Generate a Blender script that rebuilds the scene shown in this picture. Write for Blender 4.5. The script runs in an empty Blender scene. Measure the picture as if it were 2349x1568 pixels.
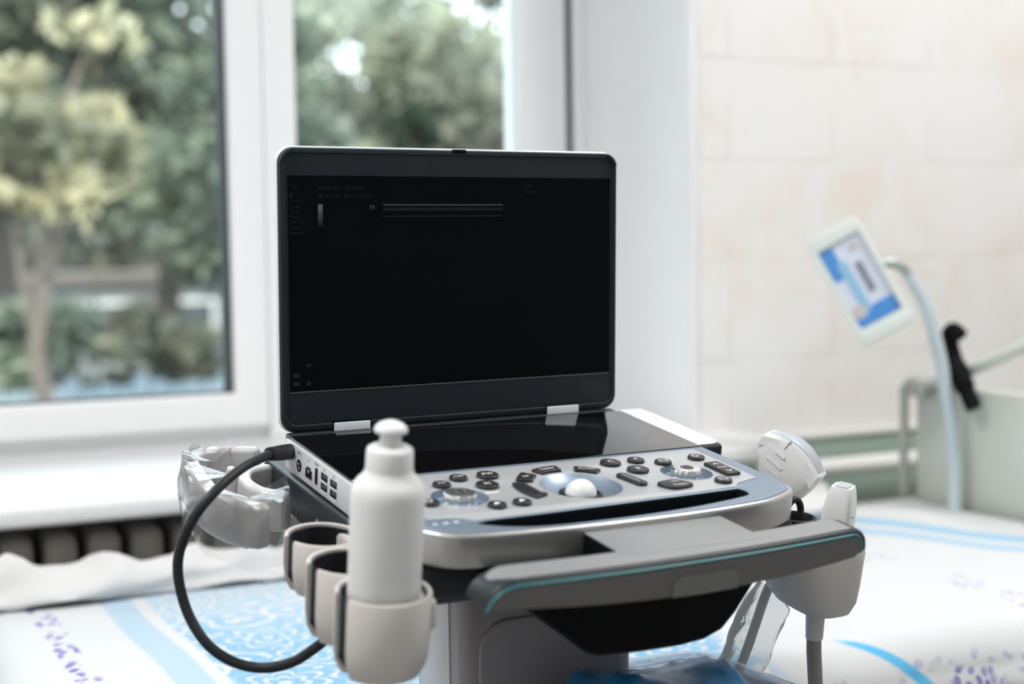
import bpy, bmesh, math, random
import numpy as np
from mathutils import Vector, Matrix

random.seed(7)
RNG = np.random.default_rng(7)
S = bpy.context.scene
COL = S.collection
PI = math.pi

# ------------------------------------------------------------------ camera, sky, sun, exposure
HZ = 0.95                                             # height of the console hinge above the floor
cam_data = bpy.data.cameras.new('camera')
cam = bpy.data.objects.new('camera', cam_data)
COL.objects.link(cam)
_r = Vector((0.89924884, -0.4371694, -0.01531111))
_u = Vector((0.04137644, 0.05016133, 0.99788368))
_f = Vector((0.43547619, 0.89797926, -0.06319603))
_m = Matrix((_r, _u, -_f)).transposed().to_4x4()
_m.translation = Vector((-0.58445, -1.32592, HZ + 0.16707))
cam.matrix_world = _m
cam_data.sensor_width = 36.0
cam_data.lens = 3450.0 / 2349.0 * 36.0
cam_data.clip_start = 0.05
cam_data.clip_end = 300
cam_data.dof.use_dof = True
cam_data.dof.focus_distance = 1.38
cam_data.dof.aperture_fstop = 3.1
S.camera = cam

world = bpy.data.worlds.new('sky')
S.world = world
world.use_nodes = True
_bg = world.node_tree.nodes['Background']
_bg.inputs[0].default_value = (0.80, 0.91, 1.0, 1)
_bg.inputs[1].default_value = 4.2

sun_d = bpy.data.lights.new('sun', 'SUN')
sun_d.energy = 4.2
sun_d.angle = 0.01
sun_d.color = (1.0, 0.92, 0.74)
sun = bpy.data.objects.new('sun', sun_d)
COL.objects.link(sun)
sun.rotation_euler = Vector((0.42, 0.75, -0.62)).to_track_quat('-Z', 'Y').to_euler()
sun.location = (0, 0, 12)

S.view_settings.view_transform = 'Standard'
S.view_settings.look = 'None'
S.view_settings.gamma = 1.0
S.view_settings.use_curve_mapping = False
S.view_settings.exposure = 0.22

# ------------------------------------------------------------------ frames
AX = Vector((0.9984791, 0.05513154, 0.0))             # along the hinge
AB = Vector((-0.05448553, 0.98677931, 0.15263654))    # along the deck, to the back
AN = Vector((0.00841509, -0.15240439, 0.98828239))    # deck normal
AL = Vector((0.00170215, -0.03082744, 0.99952327))    # up the lid
ALN = AX.cross(AL)                                    # lid normal, to the viewer
FM = Matrix((AX, AB, AN)).transposed().to_4x4(); FM.translation = (0, 0, HZ)
FL = Matrix((AX, AL, ALN)).transposed().to_4x4(); FL.translation = (0, 0, HZ)
FW = Matrix.Identity(4)

def MW(x, y, z):
    return FM @ Vector((x, y, z))

# ------------------------------------------------------------------ materials
MATS = {}

class NT:
    def __init__(self, mat):
        mat.use_nodes = True
        self.t = mat.node_tree
        self.n = self.t.nodes
        self.l = self.t.links
        self.bsdf = self.n.get('Principled BSDF')
        self.out = self.n.get('Material Output')
    def node(self, kind, **kw):
        n = self.n.new(kind)
        for k, v in kw.items():
            setattr(n, k, v)
        return n
    def put(self, sock, v):
        if isinstance(v, bpy.types.NodeSocket):
            self.l.new(v, sock)
        else:
            sock.default_value = v
    def math(self, op, a, b=0.0, c=0.0, clamp=False):
        n = self.node('ShaderNodeMath', operation=op, use_clamp=clamp)
        self.put(n.inputs[0], a); self.put(n.inputs[1], b); self.put(n.inputs[2], c)
        return n.outputs[0]
    def mix(self, f, a, b):
        n = self.node('ShaderNodeMix', data_type='RGBA')
        self.put(n.inputs['Factor'], f)
        self.put(n.inputs[6], a); self.put(n.inputs[7], b)
        return n.outputs[2]
    def step(self, v, lo, hi):
        n = self.node('ShaderNodeMapRange', interpolation_type='SMOOTHSTEP')
        self.put(n.inputs[0], v); n.inputs[1].default_value = lo; n.inputs[2].default_value = hi
        return n.outputs[0]
    def noise(self, vec, scale, detail=3, rough=0.5, dist=0.0):
        n = self.node('ShaderNodeTexNoise')
        if vec is not None: self.l.new(vec, n.inputs['Vector'])
        n.inputs['Scale'].default_value = scale; n.inputs['Detail'].default_value = detail
        n.inputs['Roughness'].default_value = rough; n.inputs['Distortion'].default_value = dist
        return n
    def pos(self):
        return self.node('ShaderNodeNewGeometry').outputs['Position']
    def obj(self):
        return self.node('ShaderNodeTexCoord').outputs['Object']

def c4(c):
    return (c[0], c[1], c[2], 1.0)

def srgb(r, g, b):
    f = lambda v: ((v / 255 + 0.055) / 1.055) ** 2.4 if v > 10 else v / 255 / 12.92
    return (f(r), f(g), f(b))

def mat(name, col, rough=0.5, metal=0.0, spec=0.5, var=0.04, vscale=40.0, bump=0.0, bscale=400.0, coat=0.0, sheen=0.0):
    if name in MATS: return MATS[name]
    m = bpy.data.materials.new(name); N = NT(m); b = N.bsdf
    co = N.obj()
    nz = N.noise(co, vscale, 4)
    lo = tuple(max(0, v * (1 - var)) for v in col); hi = tuple(min(1, v * (1 + var)) for v in col)
    N.put(b.inputs['Base Color'], N.mix(nz.outputs[0], c4(lo), c4(hi)))
    b.inputs['Metallic'].default_value = metal
    b.inputs['Specular IOR Level'].default_value = spec
    b.inputs['Coat Weight'].default_value = coat
    b.inputs['Sheen Weight'].default_value = sheen
    r2 = N.math('MULTIPLY_ADD', nz.outputs[0], 0.06, max(0.0, rough - 0.03))
    N.put(b.inputs['Roughness'], r2)
    if bump:
        bn = N.noise(co, bscale, 2)
        bp = N.node('ShaderNodeBump'); bp.inputs['Strength'].default_value = bump
        bp.inputs['Distance'].default_value = 0.0006
        N.put(bp.inputs['Height'], bn.outputs[0]); N.put(b.inputs['Normal'], bp.outputs[0])
    MATS[name] = m
    return m

def clear(name, tint, ior=1.45, rough=0.02, veil=0.0, veil_col=(0.9, 0.92, 0.95), bump=0.0, bscale=30):
    """thin clear sheet: transparent with a Fresnel reflection, plus a slight milky veil"""
    if name in MATS: return MATS[name]
    m = bpy.data.materials.new(name); N = NT(m)
    N.n.remove(N.bsdf)
    tr = N.node('ShaderNodeBsdfTransparent'); tr.inputs[0].default_value = c4(tint)
    gl = N.node('ShaderNodeBsdfGlossy'); gl.inputs['Roughness'].default_value = rough
    fr = N.node('ShaderNodeFresnel'); fr.inputs[0].default_value = ior
    mx = N.node('ShaderNodeMixShader')
    N.put(mx.inputs[0], fr.outputs[0]); N.put(mx.inputs[1], tr.outputs[0]); N.put(mx.inputs[2], gl.outputs[0])
    if bump:
        nz = N.noise(N.obj(), bscale, 3, 0.5, 0.6)
        bp = N.node('ShaderNodeBump'); bp.inputs['Strength'].default_value = bump; bp.inputs['Distance'].default_value = 0.004
        N.put(bp.inputs['Height'], nz.outputs[0])
        N.put(gl.inputs['Normal'], bp.outputs[0]); N.put(fr.inputs['Normal'], bp.outputs[0])
    last = mx
    if veil:
        df = N.node('ShaderNodeBsdfDiffuse'); df.inputs[0].default_value = c4(veil_col)
        m2 = N.node('ShaderNodeMixShader'); m2.inputs[0].default_value = veil
        N.put(m2.inputs[1], mx.outputs[0]); N.put(m2.inputs[2], df.outputs[0]); last = m2
    N.put(N.out.inputs[0], last.outputs[0])
    MATS[name] = m
    return m

def glow(name, col, strength):
    if name in MATS: return MATS[name]
    m = bpy.data.materials.new(name); N = NT(m)
    N.bsdf.inputs['Base Color'].default_value = c4((0.01, 0.01, 0.012))
    N.bsdf.inputs['Emission Color'].default_value = c4(col)
    N.bsdf.inputs['Emission Strength'].default_value = strength
    N.bsdf.inputs['Specular IOR Level'].default_value = 0.1
    MATS[name] = m
    return m

M = {}
M['silver'] = mat('satin_silver', (0.56, 0.55, 0.54), 0.32, 0.75, 0.5, 0.02, 300)
M['deck'] = mat('sky_tinted_silver', (0.27, 0.34, 0.43), 0.42, 0.55, 0.5, 0.02, 300)  # silver with the blue of the reflected sky put into its colour
M['panel'] = mat('pale_silver_panel', (0.53, 0.55, 0.575), 0.38, 0.35, 0.5, 0.02, 500)
M['port_white'] = mat('white_silver_plastic', (0.66, 0.67, 0.69), 0.35, 0.1, 0.5, 0.02)
M['bezel'] = mat('charcoal_bezel', (0.013, 0.0195, 0.027), 0.55, 0, 0.30, 0.05, 200)
M['black'] = mat('black_plastic', (0.0035, 0.004, 0.005), 0.5, 0, 0.08, 0.1)
M['rubber'] = mat('black_rubber', (0.012, 0.013, 0.017), 0.5, 0, 0.35, 0.1)
M['screen'] = mat('black_screen', (0.0022, 0.0028, 0.0036), 0.42, 0, 0.07, 0.1)
M['charcoal'] = mat('charcoal_plastic', (0.022, 0.028, 0.034), 0.42, 0, 0.35, 0.05)
M['key'] = mat('dark_key', (0.022, 0.022, 0.026), 0.4, 0, 0.5, 0.05)
M['ink'] = mat('white_print', (0.8, 0.8, 0.8), 0.6)
M['ink_grey'] = mat('grey_print', (0.25, 0.25, 0.27), 0.6)
M['chrome'] = mat('bright_satin_metal', (0.86, 0.86, 0.86), 0.18, 0.9, 0.5, 0.02)
M['ball'] = mat('white_ball', (0.85, 0.85, 0.85), 0.25)
M['white'] = mat('white_plastic', (0.82, 0.82, 0.82), 0.38, 0, 0.4, 0.01)
M['bottle'] = mat('milky_white_plastic', (0.82, 0.815, 0.81), 0.42, 0, 0.4, 0.01)
M['beige'] = mat('warm_beige_plastic', (0.66, 0.62, 0.59), 0.45, 0, 0.4, 0.02)
M['grey_top'] = mat('grey_plastic_top', (0.27, 0.275, 0.285), 0.38, 0, 0.5, 0.03, 300)
M['grey_front'] = mat('brown_grey_plastic', (0.145, 0.14, 0.136), 0.45, 0, 0.4, 0.03, 300)
M['teal'] = mat('teal_strip', (0.05, 0.25, 0.28), 0.4, 0, 0.5, 0.03)
M['column'] = mat('mauve_grey_plastic', (0.33, 0.30, 0.31), 0.32, 0, 0.5, 0.02)
M['holder'] = mat('silver_grey_plastic', (0.58, 0.565, 0.565), 0.35, 0.15, 0.5, 0.03)
M['cable_grey'] = mat('warm_grey_cable', (0.30, 0.275, 0.255), 0.5, 0, 0.4, 0.04)
M['probe_grey'] = mat('pale_grey_lens', (0.48, 0.52, 0.57), 0.4, 0, 0.4, 0.02)
M['blue_port'] = mat('blue_port_plastic', (0.03, 0.07, 0.16), 0.4)
M['yellow'] = mat('yellow_print', (0.55, 0.52, 0.12), 0.6)
M['pvc'] = mat('white_window_profile', (0.89, 0.90, 0.91), 0.32, 0, 0.5, 0.01)
M['gasket'] = mat('dark_gasket', (0.02, 0.028, 0.032), 0.6)
M['sill'] = mat('white_sill', (0.78, 0.78, 0.78), 0.3, 0, 0.5, 0.01)
M['plaster'] = mat('white_plaster', (0.89, 0.90, 0.915), 0.85, 0, 0.3, 0.02, 8)
M['dado'] = mat('green_wall_paint', (0.33, 0.42, 0.36), 0.4, 0, 0.5, 0.05, 6)
M['grout'] = mat('pale_grout', (0.82, 0.80, 0.78), 0.9)
M['pipe'] = mat('white_pipe_paint', (0.78, 0.78, 0.77), 0.4)
M['radiator'] = mat('grey_radiator_paint', (0.34, 0.315, 0.285), 0.5, 0, 0.4, 0.1, 10)
M['cream'] = mat('cream_vinyl', (0.76, 0.70, 0.60), 0.45, 0, 0.4, 0.03, 12)
M['frame'] = mat('pale_green_enamel', (0.66, 0.70, 0.63), 0.4, 0, 0.5, 0.03, 5)
M['frame2'] = mat('grey_green_enamel', (0.46, 0.48, 0.44), 0.4, 0, 0.5, 0.03, 5)
M['blanket'] = mat('white_cotton', (0.70, 0.70, 0.70), 0.9, 0, 0.2, 0.04, 15, 0.4, 300)
M['pole'] = mat('pale_blue_enamel', (0.58, 0.66, 0.70), 0.35, 0, 0.5, 0.03, 10)
M['pole_bend'] = mat('grey_metal_tube', (0.42, 0.45, 0.44), 0.35, 0.3, 0.5, 0.03, 10)
M['device'] = mat('pale_mint_plastic', (0.72, 0.78, 0.74), 0.4, 0, 0.5, 0.02, 10)
M['blue_a'] = mat('blue_label', (0.07, 0.27, 0.66), 0.5)
M['blue_b'] = mat('light_blue_label', (0.28, 0.52, 0.72), 0.5)
M['label_white'] = mat('lavender_white_label', (0.66, 0.70, 0.82), 0.5)
M['label_grey'] = mat('grey_label_print', (0.22, 0.24, 0.28), 0.5)
M['label_sand'] = mat('sand_label', (0.55, 0.52, 0.50), 0.5)
M['pouch'] = mat('blue_vinyl_pouch', (0.02, 0.19, 0.44), 0.35, 0, 0.5, 0.25, 18)
M['glass'] = clear('window_glass', (0.97, 0.99, 0.985), 1.5, 0.0)
M['acrylic'] = clear('clear_acrylic', (0.975, 0.98, 0.99), 1.3, 0.08, 0.32, (0.90, 0.92, 0.97))
M['film'] = clear('clear_plastic_film', (0.985, 0.985, 0.99), 1.4, 0.08, 0.06, (0.92, 0.92, 0.94), 0.35, 40)
M['film2'] = clear('clear_plastic_sleeve', (0.97, 0.975, 0.98), 1.25, 0.3, 0.22, (0.92, 0.94, 0.94), 0.2, 60)
M['floor'] = mat('grey_vinyl', (0.24, 0.235, 0.225), 0.4, 0, 0.5, 0.06, 3)
M['bark'] = mat('grey_bark', (0.12, 0.10, 0.085), 0.9, 0, 0.2, 0.3, 12)
M['soil'] = mat('grass_and_soil', (0.07, 0.085, 0.055), 0.95, 0, 0.1, 0.4, 2)
M['plank'] = mat('blue_grey_plank', (0.23, 0.28, 0.32), 0.8, 0, 0.2, 0.15, 8)
M['shed'] = mat('pale_render', (0.26, 0.28, 0.31), 0.9, 0, 0.2, 0.06, 2)
M['shed_roof'] = mat('brown_roof', (0.14, 0.12, 0.11), 0.9, 0, 0.2, 0.1, 4)
M['pane'] = mat('dark_pane', (0.05, 0.06, 0.07), 0.2)

def tile_mat():
    m = bpy.data.materials.new('pink_marbled_tile'); N = NT(m); b = N.bsdf
    p = N.pos()
    n1 = N.noise(p, 7.0, 6, 0.6, 1.4); n2 = N.noise(p, 2.6, 3, 0.5)
    a = N.mix(N.step(n1.outputs[0], 0.42, 0.66), c4((0.82, 0.805, 0.785)), c4((0.81, 0.73, 0.675)))
    q = N.mix(N.step(n2.outputs[0], 0.35, 0.6), c4((0.83, 0.82, 0.81)), a)
    N.put(b.inputs['Base Color'], q)
    b.inputs['Roughness'].default_value = 0.28
    return m
M['tile'] = tile_mat()

def leaf_mat(name, dark, mid, light):
    m = bpy.data.materials.new(name); N = NT(m); b = N.bsdf
    at = N.node('ShaderNodeAttribute', attribute_name='tone')
    t = at.outputs['Fac']
    c = N.mix(N.step(t, 0.0, 0.55), c4(dark), c4(mid))
    c = N.mix(N.step(t, 0.5, 1.0), c, c4(light))
    N.put(b.inputs['Base Color'], c)
    b.inputs['Roughness'].default_value = 0.6
    b.inputs['Specular IOR Level'].default_value = 0.25
    tl = N.node('ShaderNodeBsdfTranslucent'); N.put(tl.inputs[0], c)
    mx = N.node('ShaderNodeMixShader'); mx.inputs[0].default_value = 0.35
    N.put(mx.inputs[1], b.outputs[0]); N.put(mx.inputs[2], tl.outputs[0])
    N.put(N.out.inputs[0], mx.outputs[0])
    return m
M['leaf_green'] = leaf_mat('grey_green_leaves', (0.075, 0.095, 0.075), (0.135, 0.165, 0.125), (0.24, 0.28, 0.19))
M['leaf_sunlit'] = leaf_mat('sun_tinted_leaves', (0.11, 0.115, 0.08), (0.28, 0.265, 0.17), (0.55, 0.49, 0.31))  # the yellow of sunlight on foliage is put into these leaf tones
M['leaf_olive'] = leaf_mat('olive_leaves', (0.09, 0.095, 0.075), (0.155, 0.16, 0.12), (0.26, 0.265, 0.19))
M['leaf_pale'] = leaf_mat('pale_grey_green_leaves', (0.20, 0.22, 0.19), (0.32, 0.34, 0.28), (0.46, 0.50, 0.36))
M['leaf_dark'] = leaf_mat('dark_leaves', (0.006, 0.014, 0.008), (0.012, 0.028, 0.014), (0.03, 0.05, 0.02))

def sheet_mat():
    """cotton print: blue field with white flower line work, blue border bands, lilac motif strips"""
    m = bpy.data.materials.new('printed_cotton_sheet'); N = NT(m); b = N.bsdf
    uv = N.node('ShaderNodeUVMap', uv_map='cloth').outputs[0]
    sep = N.node('ShaderNodeSeparateXYZ'); N.l.new(uv, sep.inputs[0])
    x, y = sep.outputs[0], sep.outputs[1]
    white = c4((0.66, 0.675, 0.69)); blue = c4((0.24, 0.47, 0.67)); pale = c4((0.45, 0.585, 0.69)); lilac = c4((0.20, 0.15, 0.48))
    # flowers: petals around the centres of Voronoi cells
    v = N.node('ShaderNodeTexVoronoi', voronoi_dimensions='2D'); v.inputs['Scale'].default_value = 7.5
    v.inputs['Randomness'].default_value = 0.75
    nz = N.noise(uv, 16, 2); add = N.node('ShaderNodeVectorMath', operation='MULTIPLY_ADD')
    N.l.new(nz.outputs['Color'], add.inputs[0]); add.inputs[1].default_value = (0.022, 0.022, 0); N.l.new(uv, add.inputs[2])
    N.l.new(add.outputs[0], v.inputs['Vector'])
    sub = N.node('ShaderNodeVectorMath', operation='SUBTRACT'); N.l.new(add.outputs[0], sub.inputs[0]); N.l.new(v.outputs['Position'], sub.inputs[1])
    ln = N.node('ShaderNodeVectorMath', operation='LENGTH'); N.l.new(sub.outputs[0], ln.inputs[0])
    s2 = N.node('ShaderNodeSeparateXYZ'); N.l.new(sub.outputs[0], s2.inputs[0])
    ang = N.math('ARCTAN2', s2.outputs[1], s2.outputs[0])
    pet = N.math('MULTIPLY_ADD', N.math('ABSOLUTE', N.math('SINE', N.math('MULTIPLY', ang, 3.5))), 0.35, 0.65)
    rr = N.math('DIVIDE', ln.outputs['Value'], pet)
    wave = N.math('SINE', N.math('MULTIPLY', rr, 300.0))
    lines = N.step(wave, 0.25, 0.75)
    inside = N.math('SUBTRACT', 1.0, N.step(rr, 0.062, 0.070))
    flower = N.math('MULTIPLY', lines, inside)
    # scrolls between the flowers: rings around a second set of centres
    ve = N.node('ShaderNodeTexVoronoi', voronoi_dimensions='2D'); ve.inputs['Scale'].default_value = 15
    N.l.new(add.outputs[0], ve.inputs['Vector'])
    scroll = N.step(N.math('SINE', N.math('MULTIPLY', ve.outputs['Distance'], 17.0)), 0.35, 0.8)
    ink = N.math('MAXIMUM', flower, N.math('MULTIPLY', scroll, N.math('SUBTRACT', 1.0, inside)))
    field = N.mix(ink, blue, white)
    big = N.noise(uv, 3.2, 3)
    # the printed field fades to paler cloth towards the far side
    washed = N.mix(N.step(N.math('MULTIPLY_ADD', big.outputs[0], 0.5, y), 0.58, 0.90), field, N.mix(ink, pale, white))
    inx = N.math('MULTIPLY', N.step(x, -0.168, -0.160), N.math('SUBTRACT', 1.0, N.step(x, 0.36, 0.42)))
    colr = N.mix(inx, white, washed)
    def band(v_, a, b_, soft=0.006):
        return N.math('MULTIPLY', N.step(v_, a, a + soft), N.math('SUBTRACT', 1.0, N.step(v_, b_ - soft, b_)))
    colr = N.mix(band(x, -0.225, -0.178), colr, pale)
    # lilac motif strips, broken up
    vb = N.node('ShaderNodeTexVoronoi', voronoi_dimensions='2D'); vb.inputs['Scale'].default_value = 72
    N.l.new(add.outputs[0], vb.inputs['Vector'])
    spots = N.math('SUBTRACT', 1.0, N.step(vb.outputs['Distance'], 0.30, 0.42))
    nb = N.noise(uv, 20, 2)
    spots = N.math('MULTIPLY', spots, N.step(nb.outputs[0], 0.44, 0.54))
    spots = N.math('MULTIPLY', spots, N.math('SUBTRACT', 1.0, N.math('MULTIPLY', N.step(x, 0.3, 0.4), N.step(N.noise(uv, 7.0, 2).outputs[0], 0.40, 0.56))))
    strips = N.math('MAXIMUM', band(x, -0.318, -0.284), N.math('MAXIMUM', N.math('MULTIPLY', band(y, -0.14, 0.02), N.step(x, 0.45, 0.5)), band(x, 0.82, 0.87)))
    colr = N.mix(N.math('MULTIPLY', spots, strips), colr, lilac)
    faint = N.math('MULTIPLY', N.math('MULTIPLY', N.step(big.outputs[0], 0.48, 0.62), band(x, 0.55, 1.0, 0.08)), 0.16)
    colr = N.mix(faint, colr, c4((0.45, 0.45, 0.66)))
    # blue border near the head end
    bx = N.math('MULTIPLY_ADD', y, 0.35, x)
    rim = N.math('MAXIMUM', band(bx, 1.165, 1.205), band(bx, 1.235, 1.29))
    colr = N.mix(rim, colr, c4((0.33, 0.53, 0.70)))
    colr = N.mix(N.math('MULTIPLY', band(N.math('MULTIPLY_ADD', y, 1.0, x), 0.565, 0.590), N.step(x, 0.5, 0.52)), colr, c4((0.12, 0.48, 0.78)))
    N.put(b.inputs['Base Color'], colr)
    b.inputs['Roughness'].default_value = 0.85; b.inputs['Specular IOR Level'].default_value = 0.2
    bn = N.noise(uv, 9, 4, 0.5, 0.4); bp = N.node('ShaderNodeBump'); bp.inputs['Strength'].default_value = 0.35; bp.inputs['Distance'].default_value = 0.02
    N.put(bp.inputs['Height'], bn.outputs[0]); N.put(b.inputs['Normal'], bp.outputs[0])
    return m
M['sheet'] = sheet_mat()

# ------------------------------------------------------------------ mesh helpers
ROOTM = {}

def tag(o, label=None, cat=None, group=None, kind=None):
    if label: o['label'] = label
    if cat: o['category'] = cat
    if group: o['group'] = group
    if kind: o['kind'] = kind
    return o

def thing(name, label, cat, matrix=FW, group=None, kind=None):
    e = bpy.data.objects.new(name, None)
    COL.objects.link(e)
    e.empty_display_size = 0.05
    e.matrix_world = matrix
    ROOTM[e.name] = matrix.copy()
    return tag(e, label, cat, group, kind)

def finish(me, smooth=True, angle=38):
    if smooth:
        me.shade_smooth()
        me.set_sharp_from_angle(angle=math.radians(angle))
    else:
        me.shade_flat()
    me.validate()

def part(name, me, m, parent=None, frame=FW, smooth=True, angle=38, label=None):
    """link a mesh whose vertices are given in `frame` as a child of `parent` (or top-level, in world space)"""
    base = ROOTM[parent.name] if parent is not None else FW
    me.transform(base.inverted() @ frame)
    if (base.inverted() @ frame).determinant() < 0: me.flip_normals()
    finish(me, smooth, angle)
    me.name = name
    me.materials.clear(); me.materials.append(m)
    o = bpy.data.objects.new(name, me)
    COL.objects.link(o)
    if parent is not None:
        o.parent = parent
        ROOTM[o.name] = base
    else:
        ROOTM[o.name] = FW.copy()
    if label: o['label'] = label
    return o

def from_bm(bm):
    me = bpy.data.meshes.new('m'); bm.normal_update(); bm.to_mesh(me); bm.free(); return me

def pyd(v, f):
    me = bpy.data.meshes.new('m'); me.from_pydata([tuple(a) for a in v], [], f); me.update()
    bm = bmesh.new(); bm.from_mesh(me); bmesh.ops.recalc_face_normals(bm, faces=bm.faces); bm.to_mesh(me); bm.free()
    return me

def rbox(x0, x1, y0, y1, z0, z1, b=0.0, seg=2):
    bm = bmesh.new()
    bmesh.ops.create_cube(bm, size=1.0, matrix=Matrix.Translation(((x0 + x1) / 2, (y0 + y1) / 2, (z0 + z1) / 2)) @ Matrix.Diagonal((x1 - x0, y1 - y0, z1 - z0, 1)))
    if b > 0:
        bmesh.ops.bevel(bm, geom=list(bm.edges), offset=b, segments=seg, profile=0.5, affect='EDGES', clamp_overlap=True)
    return from_bm(bm)

def catmull(pts, n=8, closed=False):
    P = [Vector(p) for p in pts]; out = []
    L = len(P)
    rng = range(L) if closed else range(L - 1)
    for i in rng:
        g = (lambda k: P[k % L]) if closed else (lambda k: P[max(0, min(L - 1, k))])
        a, b, c, d = g(i - 1), g(i), g(i + 1), g(i + 2)
        for j in range(n):
            t = j / n
            out.append(0.5 * ((2 * b) + (c - a) * t + (2 * a - 5 * b + 4 * c - d) * t * t + (3 * b - a - 3 * c + d) * t ** 3))
    if not closed: out.append(P[-1])
    return out

def plate(loops, z0, z1, bevel=0.0, res=2):
    """flat plate from one outline and optional holes (2-D loops), filled, extruded and bevelled"""
    cu = bpy.data.curves.new('c', 'CURVE'); cu.dimensions = '2D'; cu.fill_mode = 'BOTH'
    for lp in loops:
        s = cu.splines.new('POLY'); s.points.add(len(lp) - 1)
        for i, p in enumerate(lp): s.points[i].co = (p[0], p[1], 0, 1)
        s.use_cyclic_u = True
    cu.extrude = max(1e-5, (z1 - z0) / 2 - bevel)
    cu.bevel_depth = bevel; cu.bevel_resolution = res; cu.offset = -bevel
    o = bpy.data.objects.new('c', cu)
    me = bpy.data.meshes.new_from_object(o)
    bpy.data.objects.remove(o); bpy.data.curves.remove(cu)
    me.transform(Matrix.Translation((0, 0, (z0 + z1) / 2)))
    bm = bmesh.new(); bm.from_mesh(me)
    bmesh.ops.remove_doubles(bm, verts=bm.verts, dist=1e-6)
    bmesh.ops.recalc_face_normals(bm, faces=bm.faces)
    bm.to_mesh(me); bm.free()
    return me

def rrect(x0, x1, y0, y1, r, n=6):
    out = []
    for cx, cy, a in ((x1 - r, y1 - r, 0), (x0 + r, y1 - r, 90), (x0 + r, y0 + r, 180), (x1 - r, y0 + r, 270)):
        for i in range(n + 1):
            t = math.radians(a + 90 * i / n); out.append((cx + r * math.cos(t), cy + r * math.sin(t)))
    return out

def circle(cx, cy, r, n=40, ry=None):
    return [(cx + r * math.cos(2 * PI * i / n), cy + (ry or r) * math.sin(2 * PI * i / n)) for i in range(n)]

def lathe(prof, cx=0, cy=0, n=48, a0=0.0, a1=2 * PI, closed=False):
    """turn an (r, z) profile; closed profiles with a partial angle get end caps"""
    full = abs(a1 - a0 - 2 * PI) < 1e-6
    cols = n if full else n + 1
    v = []; f = []; k = len(prof)
    for i in range(cols):
        t = a0 + (a1 - a0) * i / n
        for r, z in prof: v.append((cx + r * math.cos(t), cy + r * math.sin(t), z))
    m = k if closed else k - 1
    for i in range(n):
        j = (i + 1) % cols if full else i + 1
        for q in range(m):
            q2 = (q + 1) % k
            f.append((i * k + q, j * k + q, j * k + q2, i * k + q2))
    if closed and not full:
        f.append(tuple(range(k))); f.append(tuple((cols - 1) * k + q for q in reversed(range(k))))
    me = pyd(v, f)
    bm = bmesh.new(); bm.from_mesh(me); bmesh.ops.remove_doubles(bm, verts=bm.verts, dist=1e-7)
    bmesh.ops.recalc_face_normals(bm, faces=bm.faces); bm.to_mesh(me); bm.free()
    return me

def tube(pts, r, n=14, cap=True, squash=1.0):
    P = [Vector(p) for p in pts]; v = []; f = []
    rad = r if isinstance(r, (list, tuple)) else [r] * len(P)
    t0 = (P[1] - P[0]).normalized()
    nrm = t0.orthogonal().normalized()
    for i, p in enumerate(P):
        t = ((P[min(i + 1, len(P) - 1)] - P[max(i - 1, 0)])).normalized()
        nrm = (nrm - t * nrm.dot(t)).normalized(); bi = t.cross(nrm)
        for j in range(n):
            a = 2 * PI * j / n
            v.append(p + (nrm * math.cos(a) + bi * math.sin(a) * squash) * rad[i])
    for i in range(len(P) - 1):
        for j in range(n):
            k = (j + 1) % n
            f.append((i * n + j, i * n + k, (i + 1) * n + k, (i + 1) * n + j))
    if cap:
        f.append(tuple(reversed(range(n)))); f.append(tuple((len(P) - 1) * n + j for j in range(n)))
    return pyd(v, f)

def loft(rings, cap0=True, cap1=True):
    v = []; f = []; n = len(rings[0])
    for r in rings: v.extend(r)
    for i in range(len(rings) - 1):
        for j in range(n):
            k = (j + 1) % n
            f.append((i * n + j, i * n + k, (i + 1) * n + k, (i + 1) * n + j))
    if cap0: f.append(tuple(range(n)))
    if cap1: f.append(tuple((len(rings) - 1) * n + j for j in range(n)))
    return pyd(v, f)

def band(path, half, z0, z1, bev=0.003):
    """upright wall of constant thickness following a plan-view path"""
    P = catmull([(p[0], p[1], 0) for p in path], 6)
    lft = []; rgt = []
    for i, p in enumerate(P):
        t = (P[min(i + 1, len(P) - 1)] - P[max(i - 1, 0)]).normalized(); nn = Vector((-t.y, t.x, 0))
        lft.append(p + nn * half); rgt.append(p - nn * half)
    end = P[-1] + (P[-1] - P[-2]).normalized() * half * 0.7
    st = P[0] - (P[1] - P[0]).normalized() * half * 0.7
    loop = [(q.x, q.y) for q in lft] + [(end.x, end.y)] + [(q.x, q.y) for q in reversed(rgt)] + [(st.x, st.y)]
    return plate([loop], z0, z1, bev, 3)

def text_mesh(s, size, x, y, z, align='CENTER', sx=1.0, rot=0.0, th=0.0001):
    cu = bpy.data.curves.new('t', 'FONT'); cu.body = s; cu.size = size; cu.align_x = align; cu.align_y = 'CENTER'; cu.extrude = th
    cu.resolution_u = 2
    o = bpy.data.objects.new('t', cu); me = bpy.data.meshes.new_from_object(o)
    bpy.data.objects.remove(o); bpy.data.curves.remove(cu)
    me.transform(Matrix.Translation((x, y, z)) @ Matrix.Rotation(rot, 4, 'Z') @ Matrix.Diagonal((sx, 1, 1, 1)))
    return me

def join(*mes):
    bm = bmesh.new()
    for me in mes:
        bm.from_mesh(me); bpy.data.meshes.remove(me)
    return from_bm(bm)

# ------------------------------------------------------------------ the room
WY = 1.03          # room face of the window wall
FY = 1.437         # room face of the window frame
SZ = 0.765         # top of the sill
RX0, RX1 = -2.6, 3.2
RY0 = -3.4
CZ = 2.95
WX0, WX1 = -1.25, 0.93      # window opening
WZ1 = 2.35

def structure(name, me, m, label=None, cat=None):
    o = part(name, me, m, None)
    return tag(o, label, cat, None, 'structure')

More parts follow.
